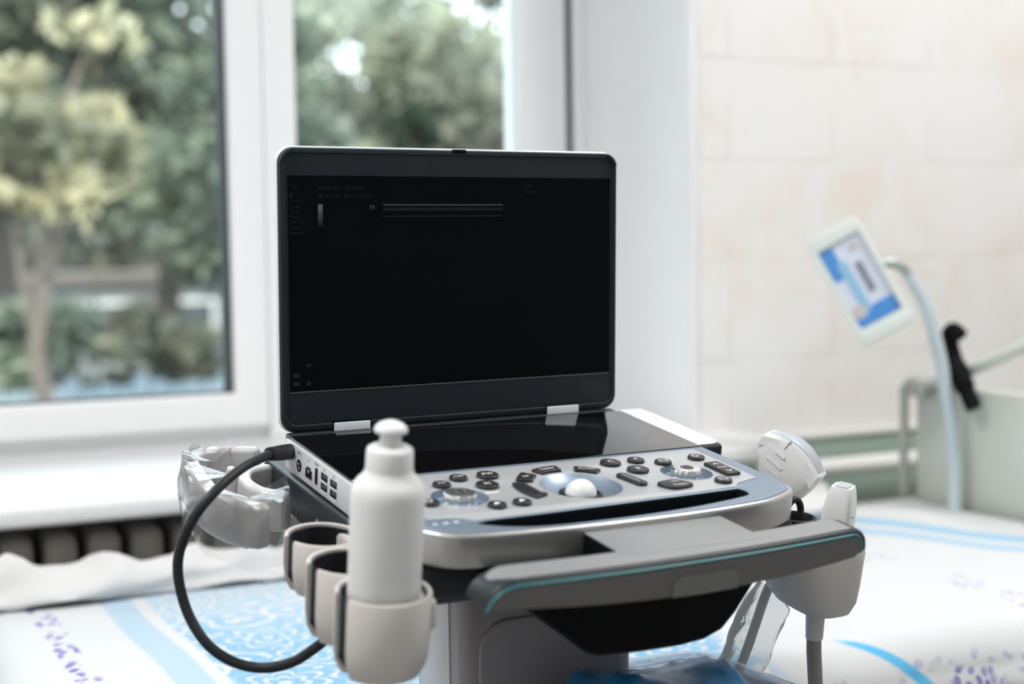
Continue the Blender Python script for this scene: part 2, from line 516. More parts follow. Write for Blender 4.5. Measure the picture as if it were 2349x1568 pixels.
structure('floor', rbox(RX0 - .2, RX1 + .2, RY0 - .2, 1.65, -0.15, 0.0), M['floor'], 'grey vinyl floor of the treatment room', 'floor')
structure('ceiling', rbox(RX0 - .2, RX1 + .2, RY0 - .2, 1.65, CZ, CZ + 0.2), M['plaster'], 'white plastered ceiling of the room', 'ceiling')
structure('wall_left', rbox(RX0 - .2, RX0, RY0 - .2, 1.65, 0, CZ), M['plaster'], 'plain white wall to the left of the window', 'wall')
structure('wall_right', rbox(RX1, RX1 + .2, RY0 - .2, 1.65, 0, CZ), M['plaster'], 'plain white wall beyond the head of the couch', 'wall')
structure('wall_front', rbox(RX0, RX1, RY0 - .2, RY0, 0, CZ), mat('grey_green_wall_paint', (0.42, 0.45, 0.43), 0.7, 0, 0.3, 0.03, 6), 'grey-green wall facing the window', 'wall')

wall = thing('wall_back', 'window wall with white reveal, pink marbled tiles and green painted base', 'wall', FW, None, 'structure')
TZ0 = 0.752        # lower edge of the tiles
part('masonry', join(rbox(RX0, WX0, WY + .001, 1.60, 0, CZ), rbox(WX0, WX1, WY + .001, 1.60, WZ1, CZ),
                     rbox(WX1, RX1, WY + .012, 1.60, 0, CZ), rbox(WX0, WX1, WY + .001, 1.60, 0, SZ - 0.03)), M['plaster'], wall)
part('painted_base', rbox(RX0, RX1, WY - .004, WY + .012, 0.0, TZ0 - .004), M['dado'], wall)
part('grout_bed', rbox(WX1 + .012, RX1, WY + .001, WY + .013, TZ0 - .004, CZ), M['grout'], wall)
part('corner_bead', rbox(WX1 - .0015, WX1 + .012, WY - .004, WY + .02, SZ, CZ, .002), M['pvc'], wall)
TW, TH = 0.238, 0.187
tile_me = None
k = 0
for iz in range(-1, 9):
    z0 = 0.8965 + iz * TH
    lo = max(z0, TZ0)
    for ix in range(0, 6):
        x0 = WX1 + .014 + ix * TW - (0.17 if ix else 0)
        x1 = WX1 + .014 + (ix + 1) * TW - 0.17
        if lo > z0 or ix == 0 or tile_me is None:
            me = rbox(x0 + .0014, x1 - .0014, WY - .0008 + .0006 * random.random(), WY + .006, lo + .0014, z0 + TH - .0014, .0008, 1)
            part('wall_tile', me, M['tile'], wall)
            if ix == 1 and lo == z0: tile_me = (bpy.data.meshes[me.name], x0, z0)
        else:
            o = bpy.data.objects.new('wall_tile', tile_me[0]); COL.objects.link(o); o.parent = wall
            o.location = (x0 - tile_me[1], 0.0006 * random.random(), z0 - tile_me[2])
part('tile_trim', rbox(WX1 + .02, RX1, WY - .012, WY + .01, TZ0 - .014, TZ0 - .001, .003), M['pipe'], wall)

# window: left opening sash, fixed right light
def ring(x0, x1, z0, z1, wl, wr, wb, wt, y0, y1, b=.004):
    lo = [(x0, z0), (x1, z0), (x1, z1), (x0, z1)]; li = [(x0 + wl, z0 + wb), (x1 - wr, z0 + wb), (x1 - wr, z1 - wt), (x0 + wl, z1 - wt)]
    me = plate([lo, li], -y1, -y0, b, 2)
    me.transform(Matrix(((1, 0, 0, 0), (0, 0, -1, 0), (0, 1, 0, 0), (0, 0, 0, 1))))
    return me

w1 = thing('window_1', 'white-framed opening window pane on the left', 'window', Matrix.Translation((-.5, FY, SZ)), None, 'structure')
part('outer_frame', ring(WX0, 0.245, SZ, WZ1, .06, .045, .035, .06, FY, FY + .07), M['pvc'], w1)
part('sash', ring(WX0 + .05, 0.238, SZ + .022, WZ1 - .04, .07, .066, .064, .07, FY - .022, FY + .055, .008), M['pvc'], w1)
part('gasket', ring(WX0 + .117, 0.175, SZ + .083, WZ1 - .107, .006, .009, .006, .006, FY + .0, FY + .048, .0), M['gasket'], w1)
part('pane', rbox(WX0 + .12, 0.17, FY + .03, FY + .036, SZ + .086, WZ1 - .11), M['glass'], w1)
w2 = thing('window_2', 'white-framed fixed window pane behind the screen', 'window', Matrix.Translation((.5, FY, SZ)), None, 'structure')
part('outer_frame', ring(0.2384, 0.8775, SZ, WZ1, .062, .098, .085, .07, FY - .0215, FY + .07, .003), M['pvc'], w2)
part('gasket', ring(0.2985, 0.785, SZ + .082, WZ1 - .067, .005, .005, .005, .005, FY + .012, FY + .05, .0), M['pvc'], w2)
part('pane', rbox(0.303, 0.782, FY + .03, FY + .036, SZ + .086, WZ1 - .07), M['glass'], w2)
part('shadow_gap', rbox(0.8775, 0.8960, FY - .012, FY + .06, SZ, WZ1), M['gasket'], w2)
part('side_profile', rbox(0.8960, WX1, FY - .012, FY + .07, SZ, WZ1, .003), M['pvc'], w2)

structure('trim_1', rbox(-1.45, 1.02, 0.832, FY + .01, SZ - .029, SZ, .008, 3), M['sill'], 'deep white window sill behind the console', 'sill')

# radiator under the sill
rad = thing('radiator', 'grey column radiator in shadow beneath the white sill', 'radiator', Matrix.Translation((-.1, .93, .1)))
part('feed_pipe', tube([(-1.0, .945, .62), (.62, .945, .62)], .014), M['radiator'], rad)
part('return_pipe', tube([(-1.0, .945, .16), (.62, .945, .16)], .014), M['radiator'], rad)
sec = None
for i in range(26):
    x = -.98 + i * .062
    if sec is None:
        sec = rbox(x - .024, x + .024, .885, 1.0, .12, .712, .016, 3)
        o = part('section', sec, M['radiator'], rad); sx = x
    else:
        o2 = bpy.data.objects.new('section', sec); COL.objects.link(o2); o2.parent = rad; o2.location = (x - sx, 0, 0)

# pipes on the green base of the wall
hp = thing('wall_pipe', 'thick white heating pipe along the green wall base', 'pipe', Matrix.Translation((1.6, .98, .68)))
part('pipe', tube([(1.03, .975, .688), (2.6, .975, .688)], .017), M['pipe'], hp)
for x in (1.12, 1.75, 2.4):
    part('bracket', rbox(x - .008, x + .008, .97, WY - .004, .676, .70, .002), M['pipe'], hp)
hp2 = thing('wall_pipe', 'thin grey pipe below the thick white heating pipe', 'pipe', Matrix.Translation((1.6, .99, .6)))
part('pipe', tube([(1.03, .99, .600), (2.6, .99, .600)], .009), M['frame2'], hp2)
for x in (1.2, 1.9):
    part('bracket', rbox(x - .006, x + .006, .985, WY - .004, .594, .606, .002), M['frame2'], hp2)

# unseen ceiling panels, added to light the room
def added_ceiling_light(x, y, label, watt):
    t = thing('added_ceiling_light', label, 'added ceiling light', Matrix.Translation((x, y, CZ)), 'added ceiling panels')
    part('housing', rbox(x - .32, x + .32, y - .32, y + .32, CZ - .04, CZ - .001, .004), M['white'], t)
    part('diffuser', rbox(x - .29, x + .29, y - .29, y + .29, CZ - .046, CZ - .041), glow('lamp_diffuser', (1, .97, .93), 2.5), t)
    ld = bpy.data.lights.new('added_panel_lamp', 'AREA'); ld.shape = 'SQUARE'; ld.size = .56; ld.energy = watt; ld.color = (1.0, 0.985, 0.965)
    lo = bpy.data.objects.new('added_panel_lamp', ld); COL.objects.link(lo); lo.parent = t
    lo.location = (0, 0, -.055)
for i, (x, y, nm) in enumerate(((-1.2, -.25, 'added unseen square ceiling panel lamp nearest the window, on the left'), (1.5, -.25, 'added unseen square ceiling panel lamp nearest the window, on the right'),
                           (-1.3, -2.0, 'added unseen square ceiling panel lamp at the far end from the window, on the left'), (1.4, -2.0, 'added unseen square ceiling panel lamp at the far end from the window, on the right'))):
    added_ceiling_light(x, y, nm, 34 if i < 2 else 6)

# ------------------------------------------------------------------ ultrasound console
lap = thing('ultrasound_console', 'open laptop-style ultrasound console with black screen and silver control deck', 'ultrasound machine', FM)

outline = [(.1802, -.010), (.1815, -.10), (.1835, -.20), (.1843, -.25), (.1838, -.268), (.1812, -.281), (.1735, -.2915), (.150, -.3030), (.124, -.3095), (.0585, -.3150),
           (-.019, -.3155), (-.0905, -.3120), (-.1414, -.3062), (-.160, -.2995), (-.1712, -.2890), (-.1775, -.2760), (-.1795, -.25), (-.1795, -.20), (-.1795, -.10), (-.1795, -.010)]
def smooth_outline(o, inset=0.0):
    P = [Vector((a, b, 0)) for a, b in o]
    mid = catmull(P, 5)
    Q = [(p.x, p.y) for p in mid]
    if inset:
        c = Vector((0, -.16)); out = []
        for x, y in Q:
            out.append((x - math.copysign(inset, x) if abs(x) > .05 else x * (1 - inset / .18), y + inset if y < -.16 else y - inset))
        Q = out
    return Q
hole = [(p.x, p.y) for p in catmull([(-.126, -.2818, 0), (-.06, -.2792, 0), (.06, -.2755, 0), (.120, -.2734, 0), (.1285, -.2735, 0), (.1310, -.2785, 0), (.1290, -.2880, 0), (.118, -.2940, 0), (.069, -.3030, 0), (.02, -.3078, 0), (-.025, -.3092, 0), (-.079, -.3072, 0), (-.112, -.2975, 0)], 5, True)]
KL, KR, TB = (-.112, -.2225), (.113, -.2200), (.0005, -.2255)
wells = [circle(KL[0], KL[1], .0238), circle(KR[0], KR[1], .0232), circle(TB[0], TB[1], .0352, 56)]
part('lower_body', plate([smooth_outline(outline), hole] + wells, -.0285, -.0010, .0030, 4), M['silver'], lap, FM)
part('deck_bezel', plate([smooth_outline(outline, .0032), hole] + wells, -.0014, 0.0, .0006, 2), M['deck'], lap, FM)
pan = [(-.160, -.1575), (.163, -.1575), (.165, -.1595), (.165, -.253), (.152, -.2565), (.138, -.261), (.130, -.2695), (.06, -.2735), (-.06, -.2775), (-.128, -.2795), (-.136, -.272), (-.146, -.268), (-.160, -.2665), (-.162, -.262), (-.162, -.1595)]
M['recess'] = mat('dark_navy_lining', (0.010, 0.014, 0.020), 0.4, 0, 0.35, 0.05)
def grow(lp, d):
    P = [Vector(p) for p in lp]; n = len(P); out = []
    ar = sum(P[i - 1].x * P[i].y - P[i].x * P[i - 1].y for i in range(n))
    for i in range(n):
        t = (P[(i + 1) % n] - P[i - 1]).normalized(); nn = Vector((t.y, -t.x)) * (1 if ar > 0 else -1)
        out.append(tuple(P[i] + nn * d))
    return out
part('grip_lining', plate([grow(hole, .0006), grow(hole, -.0006)], -.0300, -.0016, .0, 1), M['recess'], lap, FM)
part('control_panel', plate([pan] + wells, -.0002, .0006, .0003, 1), M['panel'], lap, FM)
part('glass_panel', plate([rrect(-.1768, .1790, -.1508, -.0115, .0015)], -.0006, .0007, .0002, 1), mat('black_gloss_glass', (0.003, 0.003, 0.004), 0.06, 0, 0.5, 0.1), lap, FM)
# wells
part('knob_well', lathe([(.0238, .0004), (.0222, -.0052), (.0145, -.0062), (.0, -.0062)], *KL), M['deck'], lap, FM)
part('knob_well', lathe([(.0232, .0004), (.0216, -.0052), (.0145, -.0062), (.0, -.0062)], *KR), M['deck'], lap, FM)
part('trackball_bowl', lathe([(.0354, .0006), (.0335, -.0008), (.0285, -.0040), (.0235, -.0062), (.0185, -.0074), (.0, -.0076)], *TB, n=64), M['deck'], lap, FM)
part('trackball_ring', lathe([(.0188, -.0073), (.0185, -.0058), (.0160, -.0050), (.0140, -.0062)], TB[0], TB[1] - .001), M['rubber'], lap, FM)
part('trackball', lathe([(.0135 * math.cos(a), -.0062 + .0125 * math.sin(a)) for a in [PI / 2 * i / 10 for i in range(11)]], TB[0], TB[1] - .001), M['ball'], lap, FM)
def knob(cx, cy):
    n = 48; rings = []
    for z, sc in ((-.006, .92), (-.0045, 1.0), (.0030, 1.0), (.0046, .93), (.0050, .80)):
        rings.append([(cx + (.0133 + (.00075 if z < .004 else .0003) * math.cos(12 * 2 * PI * i / n)) * sc * math.cos(2 * PI * i / n),
                       cy + (.0133 + (.00075 if z < .004 else .0003) * math.cos(12 * 2 * PI * i / n)) * sc * math.sin(2 * PI * i / n), z) for i in range(n)])
    kb = part('knob', loft(rings), M['chrome'], lap, FM)
    part('knob_cap', lathe([(.0060, .0048), (.0058, .0053), (.0, .0054)], cx, cy, 28), M['key'], kb, FM)
    part('legend', plate([circle(cx, cy, .0046, 24), circle(cx, cy, .0038, 24)], .0053, .0057), M['ink_grey'], kb, FM)
knob(*KL); knob(*KR)

def key(loop, legend=None, size=.006, pos=None, h=.0036, rot=0.0, name='key', ink='ink'):
    kk = part(name, plate([loop], .0004, h, .0009, 2), M['key'], lap, FM)
    if legend:
        cx = sum(p[0] for p in loop) / len(loop); cy = sum(p[1] for p in loop) / len(loop)
        if pos: cx, cy = pos
        part('legend', text_mesh(legend, size, cx, cy, h + .00005, rot=rot), M[ink], kk, FM)
    return kk
def rkey(cx, cy, r, legend=None, size=.0055, ink='ink'):
    return key(circle(cx, cy, r, 32), legend, size, None, .0036, 0, 'key', ink)
# round mode keys
rkey(-.1135, -.192, .0078, 'TVI', .0048); rkey(-.0915, -.179, .0078, 'CW', .0055); rkey(-.0640, -.1795, .0095, 'PW', .0068); rkey(-.0775, -.2045, .0098, 'M', .0072)
rkey(.0600, -.1785, .0094, 'C', .0085); rkey(.0870, -.1785, .0078, 'P', .0070); rkey(.0720, -.2045, .0098, 'B', .0078)
def mark_key(cx, cy, kind):
    k_ = rkey(cx, cy, .0078)
    if kind == 'ring': lp = [circle(cx - .001, cy + .0005, .0034, 20), circle(cx - .001, cy + .0005, .0024, 20)]
    elif kind == 'box': lp = [rrect(cx - .0042, cx + .0042, cy - .0028, cy + .0028, .001), rrect(cx - .0034, cx + .0034, cy - .0020, cy + .0020, .0006)]
    else: lp = [[(cx - .0030, cy - .0030), (cx + .0030, cy - .0005), (cx + .0005, cy + .0032), (cx - .0025, cy + .0012)]]
    part('legend', plate(lp, .0036, .0038), M['ink'], k_, FM)
mark_key(-.1440, -.2330, 'ring'); mark_key(-.0955, -.2550, 'arrow'); mark_key(-.0725, -.2545, 'arrow')
mark_key(.1080, -.1910, 'box'); mark_key(.1472, -.1868, 'ring'); mark_key(.1272, -.2548, 'box')
# shaped keys around the trackball
def arc_key(a0, a1, r0, r1, legend, size, rot):
    lp = [(TB[0] + r1 * math.cos(math.radians(a)), TB[1] + r1 * math.sin(math.radians(a))) for a in np.linspace(a0, a1, 9)]
    lp += [(TB[0] + r0 * math.cos(math.radians(a)), TB[1] + r0 * math.sin(math.radians(a))) for a in np.linspace(a1, a0, 9)]
    am = math.radians((a0 + a1) / 2); rm = (r0 + r1) / 2
    return key(lp, legend, size, (TB[0] + rm * math.cos(am), TB[1] + rm * math.sin(am)), .0034, rot)
arc_key(84, 114, .0395, .0515, 'Update', .0052, math.radians(8))
arc_key(38, 66, .0385, .0490, 'Cursor', .0052, math.radians(-28))
arc_key(128, 152, .0405, .0545, 'Set', .0052, math.radians(20))
arc_key(162, 202, .0455, .0590, None, 0, 0)
def side_bar(cx, cy, w, h, a):
    c, s = math.cos(a), math.sin(a)
    lp = [(cx + x * c - y * s, cy + x * s + y * c) for x, y in rrect(-w / 2, w / 2, -h / 2, h / 2, w * .45)]
    return lp
kk = key(side_bar(.0500, -.2280, .0105, .034, math.radians(9)))
part('legend', plate([side_bar(.0490, -.2280, .0022, .024, math.radians(9))], .0036, .0038), M['ink_grey'], kk, FM)
kk = [c for c in lap.children if c.name.startswith('key')][-2]
part('legend', plate([[(TB[0] + r * math.cos(math.radians(a)), TB[1] + r * math.sin(math.radians(a))) for r, a in ((.0475, 166), (.0475, 198), (.0490, 198), (.0490, 166))]], .0034, .0036), M['ink_grey'], kk, FM)
kf = key([(p.x, p.y) for p in catmull([(.0650, -.2450, 0), (.0840, -.2420, 0), (.0925, -.2530, 0), (.0905, -.2600, 0), (.0720, -.2625, 0), (.0650, -.2540, 0)], 4, True)], 'Freeze', .0048, (.0800, -.2570))
part('legend', plate([rrect(.0765, .0845, -.2500, -.2465, .001)], .0036, .0038), M['ink_grey'], kf, FM)
kd = key(rrect(.1405, .1560, -.2425, -.2065, .002), 'Depth', .0038, (.1482, -.2245))
part('legend', plate([[(.1452, -.2155), (.1482, -.2120), (.1512, -.2155), (.1504, -.2165), (.1482, -.2138), (.1460, -.2165)]], .0036, .0038), M['ink'], kd, FM)
part('legend', plate([[(.1452, -.2345), (.1460, -.2335), (.1482, -.2362), (.1504, -.2335), (.1512, -.2345), (.1482, -.2380)]], .0036, .0038), M['ink'], kd, FM)
# printed status icons at the front left
M['icon'] = mat('pale_blue_print', (0.48, 0.60, 0.72), 0.5)
for x, w in ((-.161, .0020), (-.152, .0022), (-.143, .0024)):
    part('status_icon', plate([rrect(x - w, x + w, -.2795, -.2755, .0008)], -.0002, .0003), M['icon'], lap, FM)
# printed ticks on the panel
part('knob_label', plate([rrect(-.088, -.075, -.2215, -.2190, .0006)], .0005, .0008), M['ink'], lap, FM)

# left port side
part('port_panel', rbox(-.1813, -.1790, -.1640, -.0120, -.0275, -.0004, .0006), M['port_white'], lap, FM)
FS = FM @ Matrix(((0, 0, -1, 0), (-1, 0, 0, 0), (0, 1, 0, 0), (0, 0, 0, 1)))   # port side: u to the front (-y), v up, w outwards (-x)
def port(name, u0, u1, v0, v1, r, m, parent=lap, w0=.1800, w1=.1816):
    return part(name, plate([rrect(u0, u1, v0, v1, r)], w0, w1), M[m], parent, FS)
def lip(u0, u1, v):
    part('port_lip', rbox(u0, u1, v - .0012, v, .1805, .1820), M['white'], lap, FS)
port('slot_cover', .0195, .0285, -.0232, -.0055, .002, 'silver')
pp = part('round_port', plate([circle(.0465, -.0165, .0056)], .1800, .1816), M['black'], lap, FS)
part('pin', plate([circle(.0455, -.0150, .0012)], .1815, .1818), M['silver'], pp, FS)
part('pin', plate([circle(.0475, -.0185, .0012)], .1815, .1818), M['silver'], pp, FS)
pp = part('network_port', plate([[(.0622, -.0215), (.0770, -.0215), (.0770, -.0135), (.0740, -.0135), (.0740, -.0115), (.0655, -.0115), (.0655, -.0135), (.0622, -.0135)]], .1800, .1816), M['black'], lap, FS)
part('pin', plate([rrect(.068, .0715, -.0165, -.0135, .0004)], .1815, .1818), M['silver'], pp, FS)
port('display_port', .0845, .0905, -.0221, -.0072, .0022, 'black')
for u in (.0985, .1190):
    for v0, v1 in ((-.0138, -.0074), (-.0226, -.0165)):
        pp = port('usb_port', u, u + .0140, v0, v1, .0004, 'black')
        part('tongue', rbox(u + .004, u + .0125, v0 + .0030, v1 - .0008, .1815, .1818), M['blue_port'], pp, FS)
        lip(u - .0005, u + .0145, v0)
for s_, u, v in (('VIDEO', .0467, -.0050), ('A', .0694, -.0051), ('HDMI', .0875, -.0042), ('SS', .1053, -.0042), ('SS', .1263, -.0042)):
    part('port_label', text_mesh(s_, .0038, u, v, .1814), M['ink_grey'], lap, FS)

# probe connector on the right flank
part('connector_body', plate([rrect(.186, .2345, -.112, .030, .012, 6)], -.038, -.0095, .005, 4), M['white'], lap, FM)
part('connector_end', plate([rrect(.187, .2337, -.1165, -.095, .006, 5)], -.036, -.0112, .004, 3), M['bezel'], lap, FM)

# lid
LH = 0.2611
part('lid_shell', plate([rrect(-.1805, .1805, -.0005, LH, .0145, 8)], -.0125, -.0035, .003, 3), M['port_white'], lap, FL)
part('lid_bezel', plate([rrect(-.1803, .1803, .0005, LH - .0016, .0145, 8)], -.0060, .0, .0022, 3), M['bezel'], lap, FL)
part('lid_rim', plate([rrect(-.1795, .1795, .0018, LH - .0022, .0135, 8), rrect(-.1752, .1752, .0072, LH - .0072, .010, 8)], -.001, .0011, .0009, 2), M['bezel'], lap, FL)
sc = part('screen', plate([rrect(-.1721, .1721, .0376, .2343, .0004)], -.001, .0003), M['screen'], lap, FL)
part('screen_edge', rbox(-.1721, .1721, .0371, .0377, -.0005, .0006), mat('grey_edge', (0.20, 0.20, 0.21), 0.4), lap, FL)
for s_ in (-1, 1):
    lp = []
    for r in (.0140, .0105):
        rng = range(0, 10) if r > .012 else range(9, -1, -1)
        for i in rng:
            a = math.radians(8 + 74 * i / 9); lp.append((s_ * (.1795 - .0140 + r * math.cos(a)), LH - .0022 - .0140 + r * math.sin(a)))
    part('corner_bumper', plate([lp], -.001, .0022, .0008, 2), M['bezel'], lap, FL)
part('latch', rbox(-.0062, .0086, LH - .0048, LH - .0008, -.002, .0018, .0012), M['black'], lap, FL)
part('microphone_hole', plate([circle(-.0292, .2482, .0008, 12)], -.001, .0003), M['black'], lap, FL)
# hinges
for x0, x1 in ((-.1300, -.0940), (.0985, .1345)):
    part('hinge_notch', rbox(x0 - .0012, x1 + .0012, -.0015, .0090, -.003, .0012, .0006), M['black'], lap, FL)
    part('hinge_cover', rbox(x0, x1, -.0075, .0072, -.002, .0032, .0008), mat('pale_hinge_metal', (0.78, 0.82, 0.88), 0.35, 0.1, 0.5, 0.02), lap, FL)
part('hinge_bar', rbox(-.1760, .1765, -.0130, .004, -.010, .0002, .002), M['charcoal'], lap, FM)
# faint picture on the screen
g1 = glow('screen_grey', (0.75, 0.82, 0.85), 0.060); g2 = glow('screen_dim', (0.7, 0.8, 0.85), 0.016); g3 = glow('screen_faint', (0.7, 0.85, 0.85), 0.0065)
def on_screen(name, me, m): return part(name, me, m, sc, FL)
def grad_mat():
    m = bpy.data.materials.new('screen_grey_scale'); N = NT(m)
    sp = N.node('ShaderNodeSeparateXYZ'); N.l.new(N.node('ShaderNodeTexCoord').outputs['Generated'], sp.inputs[0])
    N.bsdf.inputs['Base Color'].default_value = (.005, .005, .006, 1); N.bsdf.inputs['Specular IOR Level'].default_value = 0.1
    N.bsdf.inputs['Emission Color'].default_value = (.8, .9, .92, 1)
    N.put(N.bsdf.inputs['Emission Strength'], N.math('MULTIPLY', N.math('POWER', N.math('MAXIMUM', sp.outputs[2], 0.0), 1.4), 0.09))
    return m
on_screen('grey_scale_bar', rbox(-.1432, -.1385, .187, .2082, .0003, .0005), grad_mat())
on_screen('marker_letter', text_mesh('m', .0075, -.0893, .2062, .0004), g1)
for z, h, m in ((.2078, .0009, g1), (.2047, .0011, g3), (.2030, .0008, g2), (.1972, .0006, g2)):
    on_screen('scan_line', rbox(-.0786, .0484, z - h / 2, z + h / 2, .0003, .0005), m)
on_screen('mode_letter', text_mesh('B', .0055, -.1690, .2165, .0004), g2)
on_screen('screen_text', text_mesh('30-09-2021  07:44:04', .0052, -.1430, .2225, .0004, 'LEFT'), g3)
on_screen('screen_text', text_mesh('AP 91.22%  MI 1.2 TIS 0.1', .0052, -.1430, .2155, .0004, 'LEFT'), g3)
on_screen('screen_text', text_mesh('12L', .0052, -.1695, .2240, .0004, 'LEFT'), g3)
for i, s_ in enumerate(('F 10.0 M', 'D 4.0', 'G 60', 'FR 23', 'DR 120', 'Gray 3', 'Smooth 1')):
    on_screen('screen_text', text_mesh(s_, .0042, -.1695, .2105 - i * .0046, .0004, 'LEFT'), g3)
on_screen('screen_text', text_mesh('Clinic', .0048, .0720, .2265, .0004, 'LEFT'), g3)
on_screen('screen_text', text_mesh('Thyroid', .0048, .0720, .2205, .0004, 'LEFT'), g3)
for z in (.208, .172, .136, .100, .064):
    on_screen('depth_tick', rbox(.1065, .1090, z - .0003, z + .0003, .0003, .0005), g3)
on_screen('screen_icon', plate([rrect(-.1688, -.1630, .0432, .0470, .0004)], .0003, .0005), g3)
on_screen('screen_icon', plate([rrect(-.1560, -.1520, .0432, .0470, .0004)], .0003, .0005), g3)
on_screen('screen_icon', plate([rrect(-.1688, -.1630, .0510, .0545, .0004)], .0003, .0005), g3)
on_screen('screen_icon', plate([rrect(-.1560, -.1515, .0600, .0632, .0004)], .0003, .0005), g3)

# ------------------------------------------------------------------ trolley
tb = MW(0, -.12, -.07)
trl = thing('equipment_trolley', 'grey medical trolley with handle, cup holder and probe holder carrying the console', 'trolley', Matrix.Translation((tb.x + .01, -.10, 0)))
# platform
prof = [(.042, -.045), (.040, -.037), (.030, -.0305), (-.284, -.0305), (-.288, -.036), (-.288, -.055), (-.280, -.064), (-.06, -.0685), (.020, -.0660), (.038, -.0600)]
me = plate([prof], -.1835, .1835, .004, 3)
me.transform(Matrix(((0, 0, 1, 0), (1, 0, 0, 0), (0, 1, 0, 0), (0, 0, 0, 1))))
plat = part('platform', me, M['charcoal'], trl, FM)
FS2 = FM @ Matrix(((0, 0, -1, 0), (-1, 0, 0, 0), (0, 1, 0, 0), (0, 0, 0, 1)))
part('warning_mark', plate([[(.0215, -.0575), (.0300, -.0575), (.0262, -.0490)]], .1830, .1838), M['yellow'], plat, FS2)
part('warning_mark', plate([[(.0115, -.0490), (.0195, -.0490), (.0155, -.0555)], [(.0133, -.0500), (.0178, -.0500), (.0155, -.0537)]], .1830, .1838), M['ink_grey'], plat, FS2)
part('release_mark', plate([circle(.098, -.053, .0035, 20)], .1830, .1838), M['ink_grey'], plat, FS2)

# handle in front of the console
def hy(x): return -.3925 + .26 * (x + .04) ** 2
xs = [-.1735, -.1728, -.1715, -.1690, -.1640, -.157, -.150, -.125, -.09, -.05, 0, .05, .09, .13, .155, .166, .172, .1760, .1785, .1795]
def zt(x):
    if x < -.146:
        t = (-.146 - x) / .0275; return -.0065 - .0185 * (1 - math.sqrt(max(0, 1 - min(1, t) ** 2.2)))
    if x > .163:
        t = (x - .163) / .0165; return -.0065 - .011 * (1 - math.sqrt(max(0, 1 - min(1, t) ** 2.4)))
    return -.0065
def zb(x): return -.0268 - .0095 * max(0.0, 1 - ((x - .02) / .19) ** 2) + (.002 if x > .17 else 0)
def hsec(x, inset_top=0.0, dy0=0.0, dy1=0.0):
    yf = hy(x) - dy0; yb = hy(x) + .0320 + dy1; t = zt(x) - inset_top; b = zb(x)
    r = min(.004, (t - b) * .4)
    pts = []
    for cy, cz, a in ((yb - r, t - r, 0), (yf + r, t - r, 90), (yf + r, b + r, 180), (yb - r, b + r, 270)):
        for i in range(5):
            q = math.radians(a + 90 * i / 4); pts.append((x, cy + r * math.cos(q), cz + r * math.sin(q)))
    return pts
hd = part('handle_bar', loft([hsec(x) for x in xs]), M['charcoal'], trl, FM)
# grey top skin of the bar and the neck plate
def strip(xlist, fn0, fn1, th, axis):
    """thin skin between two edge curves, thickness th along +axis"""
    v = []; f = []
    for x in xlist:
        for fn in (fn0, fn1):
            p = Vector(fn(x)); v.append(p); v.append(p + axis * th)
    n = len(xlist)
    for i in range(n - 1):
        a, b = i * 4, (i + 1) * 4
        f += [(a, b, b + 2, a + 2), (a + 1, a + 3, b + 3, b + 1), (a, a + 1, b + 1, b), (a + 2, b + 2, b + 3, a + 3)]
    f += [(0, 2, 3, 1), ((n - 1) * 4, (n - 1) * 4 + 1, (n - 1) * 4 + 3, (n - 1) * 4 + 2)]
    return pyd(v, f)
top_x = [-.1645, -.1635, -.161, -.157] + list(np.linspace(-.150, .164, 24))
part('top_skin', strip(top_x, lambda x: (x, hy(x) + .0035 + 6 * max(0, -.150 - x) ** 1.5 * 1.2, zt(x)), lambda x: (x, hy(x) + .0295 - 6 * max(0, -.150 - x) ** 1.5 * .6, zt(x)), .0006, Vector((0, 0, 1))), M['grey_top'], trl, FM)
def fz(x):   # upper edge of the front skin
    if x < -.148:
        t = (-.148 - x) / .026; return -.0105 - .021 * (1 - math.sqrt(max(0, 1 - min(1, t) ** 2)))
    if x > .163:
        t = (x - .163) / .0125; return -.0105 - .0165 * (1 - math.sqrt(max(0, 1 - min(1, t) ** 2.4)))
    return -.0105
fx = [-.1735, -.1730, -.1710, -.168, -.164, -.158, -.150, -.14] + list(np.linspace(-.12, .155, 16)) + [.163, .167, .171, .1735, .1750, .1754]
part('front_skin', strip(fx, lambda x: (x, hy(x) - .0006, max(fz(x) - .0016, zb(x) + .0012)), lambda x: (x, hy(x) - .0006, zb(x) + .001), .0012, Vector((0, 1, 0))), M['grey_front'], trl, FM)
tx = [Vector((x, hy(x) - .0003, fz(x))) for x in fx]
part('teal_strip', tube(tx, .0010, 8), M['teal'], trl, FM)
part('handle_button', strip(list(np.linspace(-.020, .0415, 10)), lambda x: (x, hy(x) - .0022, zb(x) + .0165 - .006 * max(0, (-.014 - x) / .006) ** 2 - .004 * max(0, (x - .037) / .0045) ** 2), lambda x: (x, hy(x) - .0022, zb(x) + .0008), .003, Vector((0, 1, 0))), mat('button_grey', (0.185, 0.18, 0.175), 0.42, 0, 0.4, 0.03, 300), trl, FM)
np_ = [(-.0515, -.3165), (.0780, -.3165), (.0785, -.366), (.0850, -.3735), (-.0600, -.3735), (-.0510, -.366)]
part('neck_plate', plate([np_], -.0395, -.0066, .0008, 1), M['black'], trl, FM)
part('neck_skin', plate([np_], -.0068, -.0057, .0003, 1), M['grey_top'], trl, FM)
part('neck', rbox(-.05, .077, -.345, -.20, -.060, -.0325, .006), M['charcoal'], trl, FM)
